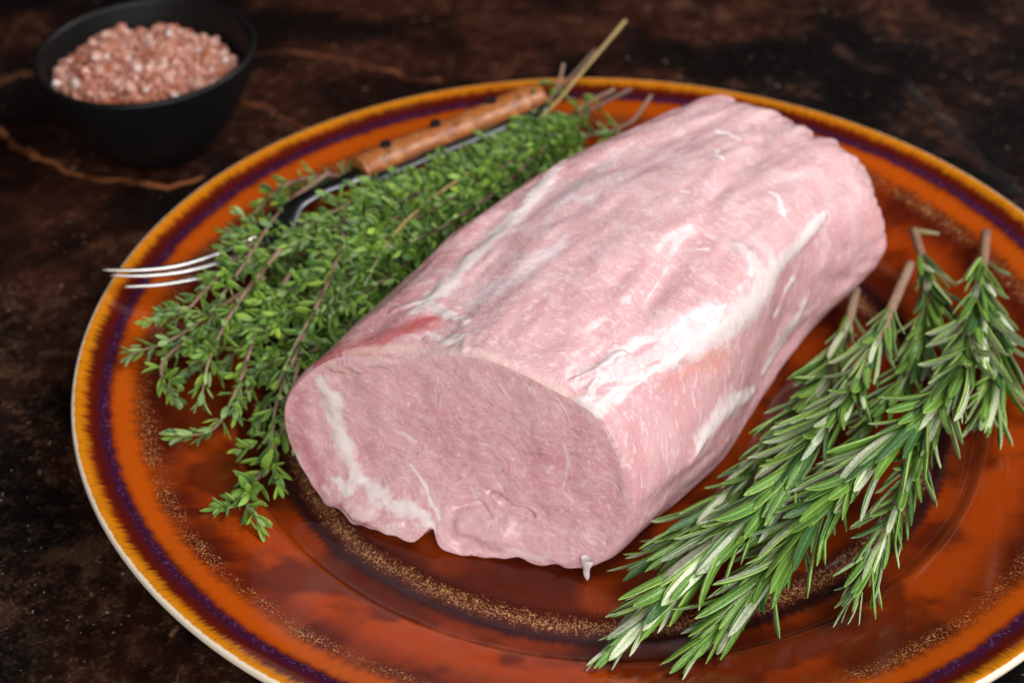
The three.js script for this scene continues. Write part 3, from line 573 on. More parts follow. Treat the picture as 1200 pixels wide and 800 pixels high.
function stemMaterial(a, b, tip) {
  return new THREE.MeshStandardMaterial({ ...surfaceMaps(64, 256, (u, v, o) => {
    const n = noise(u * 9, v * 40), f = noise(u * 24 + 9, v * 160);
    o[0] = a[0]; o[1] = a[1]; o[2] = a[2]; mix3(o, ...b, n * 0.8); mix3(o, ...tip, sstep(0.45, 0.9, v)); mix3(o, a[0] * 0.35, a[1] * 0.35, a[2] * 0.35, sstep(0.75, 0.95, f) * 0.6);
    o[3] = 0.5 + (f - 0.5) * 0.6 + (n - 0.5) * 0.3; o[4] = 0.72;
  }), bumpScale: 0.0005, roughness: 1 });
}
function stemTube(pts, radii) { const g = taperTube(pts, radii, 8), uv = g.attributes.uv; for (let i = 0; i < uv.count; i++) uv.setY(i, uv.getY(i) / 4); return g; }
const leafSkin = (top, groove, edge, under, rib, dots, seed) => surfaceMaps(64, 128, (u, v, o) => {
  const n = noise(u * 20 + seed, v * 30), f = noise(u * 60 + seed, v * 120), isTop = u < 0.5, c = isTop ? Math.abs(u - 0.25) / 0.25 : Math.abs(u - 0.75) / 0.25;
  if (isTop) { o[0] = top[0]; o[1] = top[1]; o[2] = top[2]; mix3(o, ...groove, sstep(0.22, 0.04, c) * 0.8); mix3(o, top[0] * 0.6, top[1] * 0.65, top[2] * 0.6, n * 0.5); } else {
    o[0] = under[0]; o[1] = under[1]; o[2] = under[2]; mix3(o, ...rib, sstep(0.14, 0.03, c)); mix3(o, ...dots, sstep(0.55, 0.85, f) * 0.75); mix3(o, top[0] * 0.8, top[1] * 0.8, top[2] * 0.8, sstep(0.62, 0.74, c) * sstep(0.95, 0.85, c));
  }
  mix3(o, ...edge, sstep(0.80, 0.96, c) * 0.85); mix3(o, ...edge, sstep(0.93, 1, v) * 0.6); mix3(o, ...edge, sstep(0.12, 0.0, v) * 0.5);
  o[3] = 0.5 + (n - 0.5) * 0.5 + (f - 0.5) * 0.3; o[4] = isTop ? 0.34 + 0.15 * n : 0.58;
});
const rosemaryStems = [stemMaterial([0.20, 0.10, 0.06], [0.30, 0.17, 0.11], [0.30, 0.26, 0.12]), stemMaterial([0.24, 0.14, 0.09], [0.34, 0.22, 0.15], [0.26, 0.24, 0.10])];
const rosemaryLeaves = [
  leafSkin([0.085, 0.21, 0.026], [0.34, 0.50, 0.15], [0.32, 0.50, 0.08], [0.60, 0.64, 0.46], [0.28, 0.40, 0.13], [0.24, 0.31, 0.17], 3),
  leafSkin([0.125, 0.275, 0.032], [0.40, 0.56, 0.17], [0.38, 0.54, 0.08], [0.66, 0.70, 0.52], [0.32, 0.44, 0.15], [0.28, 0.35, 0.19], 33),
  leafSkin([0.040, 0.118, 0.030], [0.13, 0.24, 0.08], [0.15, 0.28, 0.06], [0.50, 0.55, 0.40], [0.24, 0.34, 0.13], [0.15, 0.22, 0.12], 71),
].map((maps) => new THREE.MeshPhysicalMaterial({ ...maps, bumpScale: 0.0002, roughness: 1, specularIntensity: 1 }));
const needle = (t) => Math.min(1, 0.42 + t * 3.2) * Math.sqrt(Math.max(0.012, 1 - Math.max(0, (t - 0.45) / 0.55) ** 2.6));
const needleShapes = [];
for (const [w, bend] of [[0.062, 0.10], [0.068, -0.08], [0.075, 0.16], [0.085, 0.05], [0.062, -0.16], [0.066, 0.24], [0.058, 0.02], [0.072, -0.04]]) needleShapes.push(leafGeometry(w, w * 0.55, bend, needle, 9, 0.75, bend * 1.5));
const clearOfPlate = (p, gap) => { const f = surfaceY(p.x, p.z) + gap; if (p.y < f) p.y = f; return p; };

const ROSEMARY = [
  { label: 'longest rosemary sprig, bare brown stem end near the pork, tip at the front', seed: 11, start: 0.17, end: 0.99, big: 1.0, spread: 1.0,
    path: [[108.3, 22.0, -49.0], [98.2, 26.0, -23.8], [88.3, 28.0, -0.3], [76.2, 30.0, 26.8], [61.8, 32.0, 50.4], [50.4, 30.0, 68.8], [32.4, 26.0, 87.6], [14.6, 20.0, 103.5], [-2.2, 15.0, 120.4]] },
  { label: 'rosemary sprig with a tall bare grey-brown stem end nearest the right edge of the plate', seed: 12, start: 0.09, end: 0.99, big: 1.05, spread: 1.1,
    path: [[137.0, 26.0, -62.6], [127.6, 29.0, -29.4], [115.9, 32.0, 7.0], [109.5, 34.0, 23.3], [97.3, 34.0, 40.9], [84.4, 34.0, 55.3], [68.3, 32.0, 71.0], [48.5, 27.0, 93.7], [33.0, 21.0, 109.3], [20.1, 15.0, 121.0]] },
  { label: 'rosemary sprig tucked closest against the right side of the pork', seed: 13, start: 0.1, end: 0.99, big: 0.9, spread: 1.1,
    path: [[89.9, 13.0, -46.2], [77.3, 15.0, -5.5], [66.5, 17.0, 15.4], [49.3, 18.0, 44.3], [32.6, 18.0, 67.0], [19.0, 16.0, 81.0], [8.7, 14.0, 87.7]] },
  { label: 'short rosemary sprig with a thin bent twig across its bare top end', seed: 14, start: 0.14, end: 0.99, big: 0.85, spread: 1.2, bare: [[113.4, 22.0, -70.0], [117.3, 23.0, -67.5], [121.7, 23.0, -66.4]],
    path: [[113.4, 22.0, -70.0], [113.2, 22.0, -51.6], [112.2, 21.0, -32.9], [105.7, 19.0, -9.5], [95.7, 17.0, 10.2], [80.7, 16.0, 30.1]] },
  { label: 'rosemary sprig with curled leaf tips hanging toward the front right of the plate', seed: 15, start: 0.02, end: 0.99, big: 0.72, spread: 1.35,
    path: [[111.7, 25.0, 15.6], [98.4, 26.0, 41.5], [84.8, 25.0, 67.1], [74.0, 22.0, 88.8], [64.4, 18.0, 106.4]] },
  { label: 'small rosemary side shoot lowest on the right, below the tall bare stem end', seed: 16, start: 0.02, end: 0.98, big: 0.9, spread: 1.3,
    path: [[129.8, 22.0, -31.6], [128.9, 22.0, -10.3], [124.8, 20.0, 9.5], [117.9, 19.0, 29.4]] },
  { label: 'shaded rosemary sprig lying underneath the other rosemary sprigs', seed: 18, start: 0.0, end: 0.99, big: 0.9, spread: 1.2,
    path: [[79.0, 15.0, 33.0], [61.3, 15.0, 63.8], [44.2, 14.0, 89.4], [30.2, 12.0, 108.9]] },
];
for (const { label, seed, path, bare, start, end, big, spread } of ROSEMARY) {
  const rnd = rng(seed), pts = path.map(mm); pts.forEach((p) => clearOfPlate(p, 0.0045));
  const base = pts[0].clone(), curve = new THREE.CatmullRomCurve3(pts.map((p) => p.clone().sub(base)), false, 'centripetal'), length = curve.getLength();
  const sprig = thing('rosemary_sprig', label, 'rosemary', base.toArray(), 0, 'rosemary sprigs on the right of the plate');
  part('stem', stemTube(curve.getPoints(10), [0.0018, 0.0017, 0.0015, 0.0012, 0.0007]), rosemaryStems[seed % 2], sprig);
  if (bare) { const q = bare.map((p) => mm(p).sub(base)); part('twig', taperTube(q, [0.0012, 0.0009, 0.0006], 7), rosemaryStems[0], sprig); }
  const step = 0.0029, n = Math.floor((length * (end - start)) / step);
  let turn = rnd() * 6;
  for (let k = 0; k <= n; k++) {
    const t = start + (end - start) * (k / n), p = curve.getPointAt(t), T = curve.getTangentAt(t), side = V(-T.z, 0, T.x).normalize(), up = V().crossVectors(T, side); if (up.y < 0) up.negate();
    const toTip = sstep(0.80, 1, t), count = k % 2 ? 3 : 4; turn += 0.9 + rnd() * 0.5;
    for (let i = 0; i < count; i++) {
      let a = turn + (i / count) * Math.PI * 2 + (rnd() - 0.5) * 0.7;
      if (Math.sin(a) < -0.35 && rnd() < 0.7) continue;           // few leaves are left underneath, where the sprig lies
      if (Math.sin(a) < -0.2) a = -a;
      const rad = side.clone().multiplyScalar(Math.cos(a)).addScaledVector(up, Math.sin(a) * 0.8);
      const beta = lerp(0.27, 0.12, toTip) * spread * (0.6 + rnd() * 0.75), dir = T.clone().multiplyScalar(Math.cos(beta)).addScaledVector(rad, Math.sin(beta)).normalize();
      const len = lerp(0.0268, 0.0132, toTip) * lerp(0.72, 1, sstep(0, 0.18, t - start)) * big * (0.75 + rnd() * 0.42);
      const b = p.clone().addScaledVector(rad, 0.0012), tip = b.clone().addScaledVector(dir, len).add(base), low = surfaceY(tip.x, tip.z) + 0.0016;
      if (tip.y < low) { dir.y += (low - tip.y) / len; dir.normalize(); }
      const top = T.clone().multiplyScalar(Math.sin(beta)).addScaledVector(rad, -Math.cos(beta)).addScaledVector(side, (rnd() - 0.5) * 0.7);
      const flipped = rnd() < (Math.sin(a) > 0.1 ? 0.78 : 0.5); if (flipped) top.negate();
      top.addScaledVector(side, (rnd() - 0.5) * 0.9);
      const wide = Math.sin(a) > 0.4 && !flipped && rnd() < 0.6 ? 1.05 + rnd() * 0.4 : 0.74 + rnd() * 0.24;
      setLeaf(part('leaf', needleShapes[(rnd() * 8) | 0], rosemaryLeaves[[0, 0, 1, 1, 2][(rnd() * 5) | 0]], sprig), b, dir, top, len, wide);
    }
  }
}

const thymeStems = [stemMaterial([0.26, 0.15, 0.10], [0.34, 0.22, 0.16], [0.27, 0.24, 0.12]), stemMaterial([0.36, 0.25, 0.09], [0.44, 0.33, 0.14], [0.24, 0.28, 0.09]), stemMaterial([0.17, 0.095, 0.07], [0.24, 0.15, 0.11], [0.18, 0.18, 0.09])];
const thymeLeaves = [
  leafSkin([0.23, 0.42, 0.05], [0.24, 0.41, 0.07], [0.40, 0.55, 0.14], [0.24, 0.36, 0.13], [0.30, 0.38, 0.20], [0.17, 0.26, 0.11], 5),
  leafSkin([0.17, 0.33, 0.05], [0.13, 0.25, 0.06], [0.20, 0.33, 0.08], [0.20, 0.31, 0.12], [0.25, 0.33, 0.17], [0.13, 0.21, 0.10], 25),
  leafSkin([0.36, 0.55, 0.055], [0.23, 0.38, 0.06], [0.32, 0.46, 0.10], [0.29, 0.41, 0.14], [0.34, 0.42, 0.20], [0.21, 0.30, 0.12], 45),
  leafSkin([0.10, 0.22, 0.05], [0.09, 0.19, 0.06], [0.14, 0.25, 0.08], [0.16, 0.26, 0.12], [0.20, 0.28, 0.15], [0.10, 0.17, 0.09], 65),
].map((maps) => new THREE.MeshPhysicalMaterial({ ...maps, bumpScale: 0.0002, roughness: 1, specularIntensity: 1 }));
const spoon = (t) => (t < 0.16 ? 0.22 + t * 0.9 : Math.sqrt(Math.max(0.01, Math.sin(Math.PI * (0.10 + 0.9 * ((t - 0.16) / 0.84)))))) * (t > 0.985 ? 0.35 : 1);
const thymeShapes = [];
for (const [w, bend, roll] of [[0.15, -0.10, 0.7], [0.18, -0.22, 0.8], [0.13, 0.12, 0.9], [0.20, -0.05, 0.6], [0.14, -0.30, 0.9], [0.17, 0.20, 0.7]]) thymeShapes.push(leafGeometry(w, w * 0.38, bend, spoon, 6, roll, bend * 1.4));
const THYME = [
  { label: 'thyme sprig reaching farthest left over the purple ring, under the fork tines', seed: 100, start: 0.3,
    path: [[-113.2, 34.0, -25.0], [-127.9, 33.0, -7.5], [-140.5, 30.0, 3.6], [-153.6, 28.0, 8.5]] },
  { label: 'thyme sprig curling back at its tip, second from the left rim', seed: 101, start: 0.25,
    path: [[-118.7, 30.0, -20.8], [-132.8, 30.0, -0.0], [-142.3, 27.0, 11.6], [-140.4, 25.0, 19.9], [-135.7, 23.0, 25.9]] },
  { label: 'thyme sprig whose tip lies alone on the orange glaze at the front left', seed: 102, start: 0.15,
    path: [[-104.9, 34.0, -27.4], [-112.7, 33.0, 3.8], [-116.7, 28.0, 25.6], [-123.6, 21.0, 37.0], [-134.8, 18.0, 40.4]] },
  { label: 'thyme sprig with broad dark-flecked leaves hanging lowest at the front, beside the pork', seed: 103, start: 0.2, size: 1.25,
    path: [[-99.2, 26.0, 8.2], [-102.4, 18.0, 30.3], [-106.4, 14.0, 45.7], [-110.5, 13.0, 59.9], [-109.1, 13.0, 67.6], [-104.2, 13.0, 74.5]] },
  { label: 'thyme sprig with a pinkish bare stem crossing over the fork neck', seed: 104, start: 0.3, leafy: 0.75,
    path: [[-96.9, 36.0, -86.5], [-110.6, 39.0, -58.3], [-120.1, 38.0, -26.7], [-125.8, 36.0, -10.4], [-129.5, 33.0, 4.7]] },
  { label: 'thyme sprig with a long bare mauve stem on top of the bunch', seed: 105, start: 0.1, leafy: 0.45,
    path: [[-88.7, 40.0, -59.5], [-88.3, 42.0, -26.0], [-92.7, 40.0, -4.1], [-99.1, 36.0, 14.2], [-103.7, 30.0, 25.9]] },
  { label: 'thick yellowish bare thyme stem slanting across the top of the bunch', seed: 106, start: 0.6, leafy: 0.5, kind: 1,
    path: [[-46.3, 44.0, -73.4], [-62.7, 44.0, -50.8], [-73.2, 43.0, -29.4], [-78.5, 40.0, -13.4]] },
  { label: 'thyme sprig arching along the back edge of the bunch, between fork and rim', seed: 107, start: 0.1,
    path: [[-77.0, 30.0, -84.5], [-94.6, 31.0, -92.1], [-109.6, 32.0, -87.1], [-119.4, 32.0, -72.6], [-123.8, 31.0, -58.0]] },
  { label: 'longest bare thyme stem, yellowish, poking far beyond the back rim of the plate', seed: 108, start: 0.35, leafy: 0.7, kind: 1,
    path: [[14.4, 50.0, -176.2], [-0.9, 44.0, -151.8], [-17.8, 38.0, -125.2], [-43.1, 36.0, -90.5], [-69.1, 36.0, -53.8], [-87.0, 34.0, -17.8]] },
  { label: 'bare grey thyme stem beside the longest one, ending just beyond the back rim', seed: 109, start: 0.3, leafy: 0.8, kind: 2,
    path: [[2.4, 42.0, -167.1], [-10.8, 38.0, -145.8], [-27.5, 36.0, -117.3], [-55.1, 36.0, -79.2], [-77.3, 36.0, -43.5], [-93.8, 36.0, -1.2]] },
  { label: 'grey woody thyme stem ending inside the back rim, behind the pork', seed: 110, start: 0.12, leafy: 0.8, kind: 2,
    path: [[15.7, 36.0, -146.6], [-1.3, 34.0, -133.2], [-17.9, 32.0, -114.7], [-43.1, 32.0, -87.1], [-66.0, 32.0, -47.7]] },
  { label: 'thyme stem nearest the back of the pork, its bare end pointing at the rim', seed: 111, start: 0.15, leafy: 0.8,
    path: [[23.0, 36.0, -141.4], [12.9, 34.0, -123.1], [-4.9, 30.0, -119.8], [-30.7, 28.0, -100.2], [-57.9, 28.0, -65.5], [-79.3, 28.0, -23.5]] },
  { label: 'dense thyme sprig hanging toward the front from under the fork tines', seed: 112, start: 0.1,
    path: [[-107.9, 40.0, -33.7], [-119.7, 39.0, -1.8], [-125.9, 33.0, 16.9], [-127.6, 26.0, 29.4]] },
  { label: 'thyme sprig lying directly below the tips of the fork tines', seed: 113, start: 0.1,
    path: [[-117.6, 38.0, -41.6], [-131.5, 36.0, -15.1], [-137.3, 34.0, -6.2], [-145.8, 32.0, -5.6]] },
  { label: 'thyme sprig pressed against the near left side of the pork', seed: 114, start: 0.05,
    path: [[-93.7, 36.0, -5.8], [-100.2, 32.0, 20.0], [-104.5, 24.0, 31.2], [-104.8, 18.0, 42.3]] },
  { label: 'thyme sprig running along the lower edge of the fork handle', seed: 115, start: 0.05, leafy: 0.9,
    path: [[-26.8, 31.0, -119.4], [-41.8, 31.0, -106.1], [-58.7, 31.0, -90.9], [-74.7, 32.0, -72.6], [-87.0, 33.0, -55.0]] },
  { label: 'thyme sprig in front of the wooden fork handle with pale green leaves', seed: 116, start: 0.05, size: 1.15,
    path: [[-17.0, 32.0, -126.5], [-28.8, 33.0, -108.9], [-41.2, 35.0, -89.2], [-53.4, 36.0, -64.4], [-62.2, 36.0, -44.5]] },
  { label: 'small thyme sprig with a few leaves where the stems cross the back rim', seed: 117, start: 0.2, leafy: 0.8, size: 1.2,
    path: [[-10.9, 46.0, -148.2], [-12.6, 42.0, -142.0], [-17.7, 38.0, -132.8], [-30.7, 36.0, -108.2]] },
  { label: 'thyme sprig lowest at the back, between the stems and the pork', seed: 118, start: 0.1,
    path: [[9.3, 34.0, -149.5], [-1.0, 34.0, -139.6], [-14.6, 34.0, -120.6], [-30.7, 34.0, -99.5], [-42.8, 34.0, -71.2]] },
  { label: 'green thyme sprig in the thick of the bunch between fork neck and pork', loose: 'thyme sprigs in the thick of the bunch', seed: 300, kind: 0,
    path: [[-52.6, 13.9, -109.4], [-76.6, 18.0, -91.6], [-96.2, 20.5, -70.0], [-111.1, 17.0, -45.8]] },
  { label: 'green thyme sprig heaped near the fork tines on the left', loose: 'thyme sprigs heaped near the fork tines', seed: 301, kind: 2,
    path: [[-72.7, 16.2, -80.3], [-92.5, 16.9, -65.0], [-110.0, 15.6, -49.9], [-123.5, 17.0, -26.1]] },
  { label: 'green thyme sprig in the thick of the bunch between fork neck and pork', loose: 'thyme sprigs in the thick of the bunch', seed: 302, kind: 0,
    path: [[-20.8, 17.8, -135.1], [-45.3, 17.0, -102.5], [-68.9, 16.9, -77.0], [-94.5, 17.0, -61.2]] },
  { label: 'green thyme sprig in the thick of the bunch between fork neck and pork', loose: 'thyme sprigs in the thick of the bunch', seed: 303, kind: 0,
    path: [[-9.7, 19.3, -141.9], [-36.5, 20.0, -128.4], [-59.5, 20.0, -109.3], [-77.4, 18.0, -81.3]] },
  { label: 'green thyme sprig in the thick of the bunch between fork neck and pork', loose: 'thyme sprigs in the thick of the bunch', seed: 304, kind: 2,
    path: [[-51.0, 12.5, -93.6], [-65.1, 19.3, -48.8], [-81.3, 17.3, -26.1], [-102.0, 16.0, -13.3]] },
  { label: 'green thyme sprig heaped at the front of the bunch, beside the near pork end', loose: 'thyme sprigs heaped at the front of the bunch', seed: 305, kind: 0,
    path: [[-63.7, 17.3, -69.0], [-78.7, 17.5, -35.4], [-94.7, 16.5, -11.3], [-114.2, 16.0, 4.7]] },
  { label: 'green thyme sprig in the thick of the bunch between fork neck and pork', loose: 'thyme sprigs in the thick of the bunch', seed: 306, kind: 0,
    path: [[-30.7, 17.8, -122.5], [-47.9, 19.2, -93.1], [-65.4, 18.3, -74.7], [-85.3, 20.0, -62.2]] },
  { label: 'green thyme sprig heaped near the fork tines on the left', loose: 'thyme sprigs heaped near the fork tines', seed: 307, kind: 2,
    path: [[-76.8, 16.8, -73.2], [-97.3, 22.0, -47.3], [-117.1, 17.2, -34.4], [-132.9, 18.0, -10.8]] },
  { label: 'green thyme sprig heaped just below the wooden fork handle', loose: 'thyme sprigs heaped below the fork handle', seed: 308, kind: 0,
    path: [[-14.0, 17.7, -141.2], [-31.5, 22.7, -119.5], [-47.1, 19.9, -108.8], [-60.5, 20.0, -89.5]] },
  { label: 'green thyme sprig heaped just below the wooden fork handle', loose: 'thyme sprigs heaped below the fork handle', seed: 309, kind: 0,
    path: [[-11.1, 18.4, -142.3], [-23.7, 24.8, -131.6], [-34.7, 23.7, -128.0], [-43.6, 22.0, -115.7]] },
  { label: 'green thyme sprig in the thick of the bunch between fork neck and pork', loose: 'thyme sprigs in the thick of the bunch', seed: 310, kind: 2,
    path: [[-60.3, 20.8, -107.7], [-83.2, 24.5, -100.5], [-103.2, 25.4, -89.3], [-119.4, 22.0, -70.0]] },
  { label: 'green thyme sprig in the thick of the bunch between fork neck and pork', loose: 'thyme sprigs in the thick of the bunch', seed: 311, kind: 0,
    path: [[-26.3, 14.1, -128.4], [-54.0, 21.8, -90.8], [-78.1, 20.7, -66.1], [-98.5, 18.0, -39.4]] },
  { label: 'green thyme sprig heaped near the fork tines on the left', loose: 'thyme sprigs heaped near the fork tines', seed: 312, kind: 0,
    path: [[-63.1, 20.9, -97.7], [-88.4, 20.0, -85.2], [-110.8, 20.7, -67.6], [-130.3, 20.0, -46.7]] },
  { label: 'green thyme sprig in the thick of the bunch between fork neck and pork', loose: 'thyme sprigs in the thick of the bunch', seed: 313, kind: 2,
    path: [[-19.6, 18.0, -136.5], [-40.8, 19.2, -123.8], [-57.6, 19.0, -105.8], [-67.6, 20.0, -72.9]] },
  { label: 'green thyme sprig heaped at the front of the bunch, beside the near pork end', loose: 'thyme sprigs heaped at the front of the bunch', seed: 314, kind: 0,
    path: [[-68.2, 20.6, -56.9], [-79.6, 25.1, -20.1], [-93.8, 23.2, -1.0], [-112.8, 24.0, 10.1]] },
  { label: 'green thyme sprig heaped at the front of the bunch, beside the near pork end', loose: 'thyme sprigs heaped at the front of the bunch', seed: 315, kind: 0,
    path: [[-83.2, 22.1, -44.7], [-101.6, 21.2, -31.5], [-115.6, 22.9, -11.4], [-125.1, 22.0, 12.0]] },
  { label: 'green thyme sprig heaped near the fork tines on the left', loose: 'thyme sprigs heaped near the fork tines', seed: 316, kind: 2,
    path: [[-90.5, 21.2, -55.3], [-104.0, 23.0, -30.4], [-117.8, 25.9, -10.0], [-135.9, 22.0, -5.7]] },
  { label: 'green thyme sprig heaped at the front of the bunch, beside the near pork end', loose: 'thyme sprigs heaped at the front of the bunch', seed: 317, kind: 0,
    path: [[-59.8, 16.2, -58.5], [-75.3, 20.2, -26.6], [-88.6, 23.3, 1.9], [-100.9, 20.0, 22.3]] },
  { label: 'green thyme sprig in the thick of the bunch between fork neck and pork', loose: 'thyme sprigs in the thick of the bunch', seed: 318, kind: 0,
    path: [[-59.6, 27.5, -55.5], [-75.9, 30.0, -36.2], [-89.6, 29.4, -19.1], [-99.2, 30.0, 4.4]] },
  { label: 'green thyme sprig in the thick of the bunch between fork neck and pork', loose: 'thyme sprigs in the thick of the bunch', seed: 319, kind: 2,
    path: [[-63.1, 37.6, -55.5], [-78.3, 40.0, -34.1], [-93.6, 36.4, -23.4], [-108.5, 36.0, -10.4]] },
  { label: 'green thyme sprig heaped near the fork tines on the left', loose: 'thyme sprigs heaped near the fork tines', seed: 320, kind: 0,
    path: [[-49.5, 36.5, -83.1], [-74.5, 35.5, -65.4], [-97.5, 35.3, -47.8], [-119.2, 36.0, -29.5]] },
  { label: 'green thyme sprig in the thick of the bunch between fork neck and pork', loose: 'thyme sprigs in the thick of the bunch', seed: 321, kind: 0,
    path: [[-28.6, 28.0, -99.3], [-50.4, 33.0, -56.9], [-70.9, 31.9, -29.8], [-92.2, 30.0, -9.1]] },
  { label: 'green thyme sprig in the thick of the bunch between fork neck and pork', loose: 'thyme sprigs in the thick of the bunch', seed: 322, kind: 2,
    path: [[-27.5, 34.1, -93.7], [-50.8, 37.6, -65.4], [-70.5, 37.7, -41.0], [-87.0, 34.0, -17.8]] },
  { label: 'green thyme sprig in the thick of the bunch between fork neck and pork', loose: 'thyme sprigs in the thick of the bunch', seed: 323, kind: 0,
    path: [[-21.3, 32.0, -112.8], [-47.3, 35.5, -84.3], [-68.4, 30.8, -63.8], [-82.0, 32.0, -25.3]] },
  { label: 'green thyme sprig in the thick of the bunch between fork neck and pork', loose: 'thyme sprigs in the thick of the bunch', seed: 324, kind: 0,
    path: [[-27.3, 29.0, -100.1], [-42.9, 33.8, -68.4], [-57.9, 34.5, -47.3], [-74.0, 32.0, -35.1]] },
  { label: 'green thyme sprig in the thick of the bunch between fork neck and pork', loose: 'thyme sprigs in the thick of the bunch', seed: 325, kind: 2,
    path: [[-29.0, 37.5, -90.6], [-49.4, 39.4, -80.0], [-66.5, 34.7, -72.0], [-77.2, 36.0, -41.9]] },
  { label: 'green thyme sprig in the thick of the bunch between fork neck and pork', loose: 'thyme sprigs in the thick of the bunch', seed: 326, kind: 0,
    path: [[-6.9, 33.3, -121.4], [-26.4, 34.0, -84.1], [-45.9, 36.0, -54.5], [-68.5, 34.0, -42.3]] },
  { label: 'green thyme sprig in the thick of the bunch between fork neck and pork', loose: 'thyme sprigs in the thick of the bunch', seed: 327, kind: 0,
    path: [[-16.3, 32.8, -115.2], [-31.9, 33.1, -95.3], [-46.4, 32.2, -79.2], [-60.5, 34.0, -60.4]] },
  { label: 'green thyme sprig in the thick of the bunch between fork neck and pork', loose: 'thyme sprigs in the thick of the bunch', seed: 328, kind: 2,
    path: [[-11.1, 31.6, -121.0], [-29.5, 32.8, -106.5], [-44.4, 34.6, -86.1], [-54.7, 32.0, -63.4]] },
  { label: 'green thyme sprig in the thick of the bunch between fork neck and pork', loose: 'thyme sprigs in the thick of the bunch', seed: 329, kind: 0,
    path: [[-12.8, 37.0, -111.2], [-34.5, 37.7, -98.1], [-52.6, 36.3, -82.3], [-65.5, 36.0, -53.8]] },
  { label: 'green thyme sprig heaped just below the wooden fork handle', loose: 'thyme sprigs heaped below the fork handle', seed: 330, kind: 0,
    path: [[-7.4, 32.9, -121.7], [-16.8, 33.5, -97.1], [-27.8, 32.7, -84.1], [-43.0, 34.0, -82.3]] },
  { label: 'green thyme sprig heaped near the fork tines on the left', loose: 'thyme sprigs heaped near the fork tines', seed: 331, kind: 2,
    path: [[-67.7, 28.6, -62.5], [-83.7, 32.9, -28.1], [-101.6, 28.4, -13.4], [-121.7, 30.0, -0.0]] },
  { label: 'green thyme sprig in the thick of the bunch between fork neck and pork', loose: 'thyme sprigs in the thick of the bunch', seed: 332, kind: 0,
    path: [[-61.8, 35.0, -51.4], [-79.3, 37.0, -29.3], [-95.8, 33.0, -16.0], [-109.7, 34.0, 5.1]] },
  { label: 'green thyme sprig in the thick of the bunch between fork neck and pork', loose: 'thyme sprigs in the thick of the bunch', seed: 333, kind: 0,
    path: [[-48.7, 37.0, -73.4], [-67.3, 39.7, -54.8], [-83.6, 41.4, -36.5], [-98.4, 38.0, -21.9]] },
  { label: 'green thyme sprig in the thick of the bunch between fork neck and pork', loose: 'thyme sprigs in the thick of the bunch', seed: 334, kind: 2,
    path: [[-47.7, 39.3, -79.9], [-67.8, 42.6, -59.2], [-86.8, 40.9, -47.0], [-105.0, 40.0, -33.7]] },
  { label: 'green thyme sprig in the thick of the bunch between fork neck and pork', loose: 'thyme sprigs in the thick of the bunch', seed: 335, kind: 0,
    path: [[-22.5, 37.1, -103.4], [-46.2, 42.9, -64.7], [-69.2, 40.8, -45.6], [-93.7, 39.0, -34.1]] },
  { label: 'green thyme sprig in the thick of the bunch between fork neck and pork', loose: 'thyme sprigs in the thick of the bunch', seed: 336, kind: 0,
    path: [[-25.0, 38.5, -98.7], [-46.3, 40.6, -79.0], [-66.4, 36.8, -68.8], [-85.1, 37.0, -52.3]] },
  { label: 'green thyme sprig heaped just below the wooden fork handle', loose: 'thyme sprigs heaped below the fork handle', seed: 337, kind: 2,
    path: [[-5.6, 30.7, -126.7], [-16.7, 34.9, -119.8], [-25.4, 32.2, -117.6], [-30.7, 32.0, -99.8]] },
  { label: 'green thyme sprig heaped just below the wooden fork handle', loose: 'thyme sprigs heaped below the fork handle', seed: 338, kind: 0,
    path: [[-9.5, 26.9, -129.9], [-10.3, 29.9, -114.5], [-12.7, 33.4, -104.3], [-17.8, 30.0, -114.9]] },
  { label: 'green thyme sprig heaped at the front of the bunch, beside the near pork end', loose: 'thyme sprigs heaped at the front of the bunch', seed: 339, kind: 0,
    path: [[-74.5, 19.7, -44.5], [-93.5, 21.0, -25.3], [-107.8, 23.6, -1.1], [-117.1, 20.0, 22.3]] },
  { label: 'green thyme sprig heaped at the front of the bunch, beside the near pork end', loose: 'thyme sprigs heaped at the front of the bunch', seed: 340, kind: 2,
    path: [[-73.1, 13.8, -43.6], [-91.7, 15.1, -23.2], [-104.3, 19.7, 4.9], [-111.2, 16.0, 30.1]] },
  { label: 'green thyme sprig heaped just below the wooden fork handle', loose: 'thyme sprigs heaped below the fork handle', seed: 341, kind: 0,
    path: [[-6.7, 35.7, -117.7], [-24.2, 35.9, -111.1], [-39.1, 35.0, -100.4], [-50.6, 34.0, -79.5]] },
  { label: 'green thyme sprig heaped near the fork tines on the left', loose: 'thyme sprigs heaped near the fork tines', seed: 342, kind: 0,
    path: [[-62.7, 33.8, -76.4], [-89.2, 34.3, -64.9], [-112.1, 34.1, -48.8], [-130.5, 32.0, -25.3]] },
  { label: 'green thyme sprig in the thick of the bunch between fork neck and pork', loose: 'thyme sprigs in the thick of the bunch', seed: 343, kind: 2,
    path: [[-15.8, 37.8, -105.3], [-37.8, 41.0, -64.8], [-59.6, 41.6, -38.9], [-84.7, 40.0, -28.8]] },
  { label: 'green thyme sprig in the thick of the bunch between fork neck and pork', loose: 'thyme sprigs in the thick of the bunch', seed: 344, kind: 0,
    path: [[-47.1, 34.4, -91.5], [-68.7, 39.1, -73.3], [-88.2, 41.0, -57.5], [-106.5, 37.0, -45.6]] },
  { label: 'green thyme sprig in the thick of the bunch between fork neck and pork', loose: 'thyme sprigs in the thick of the bunch', seed: 345, kind: 0,
    path: [[-9.0, 36.9, -113.6], [-32.8, 37.1, -98.5], [-54.2, 34.1, -85.4], [-72.3, 36.0, -59.1]] },
  { label: 'green thyme sprig heaped at the front of the bunch, beside the near pork end', loose: 'thyme sprigs heaped at the front of the bunch', seed: 346, kind: 2,
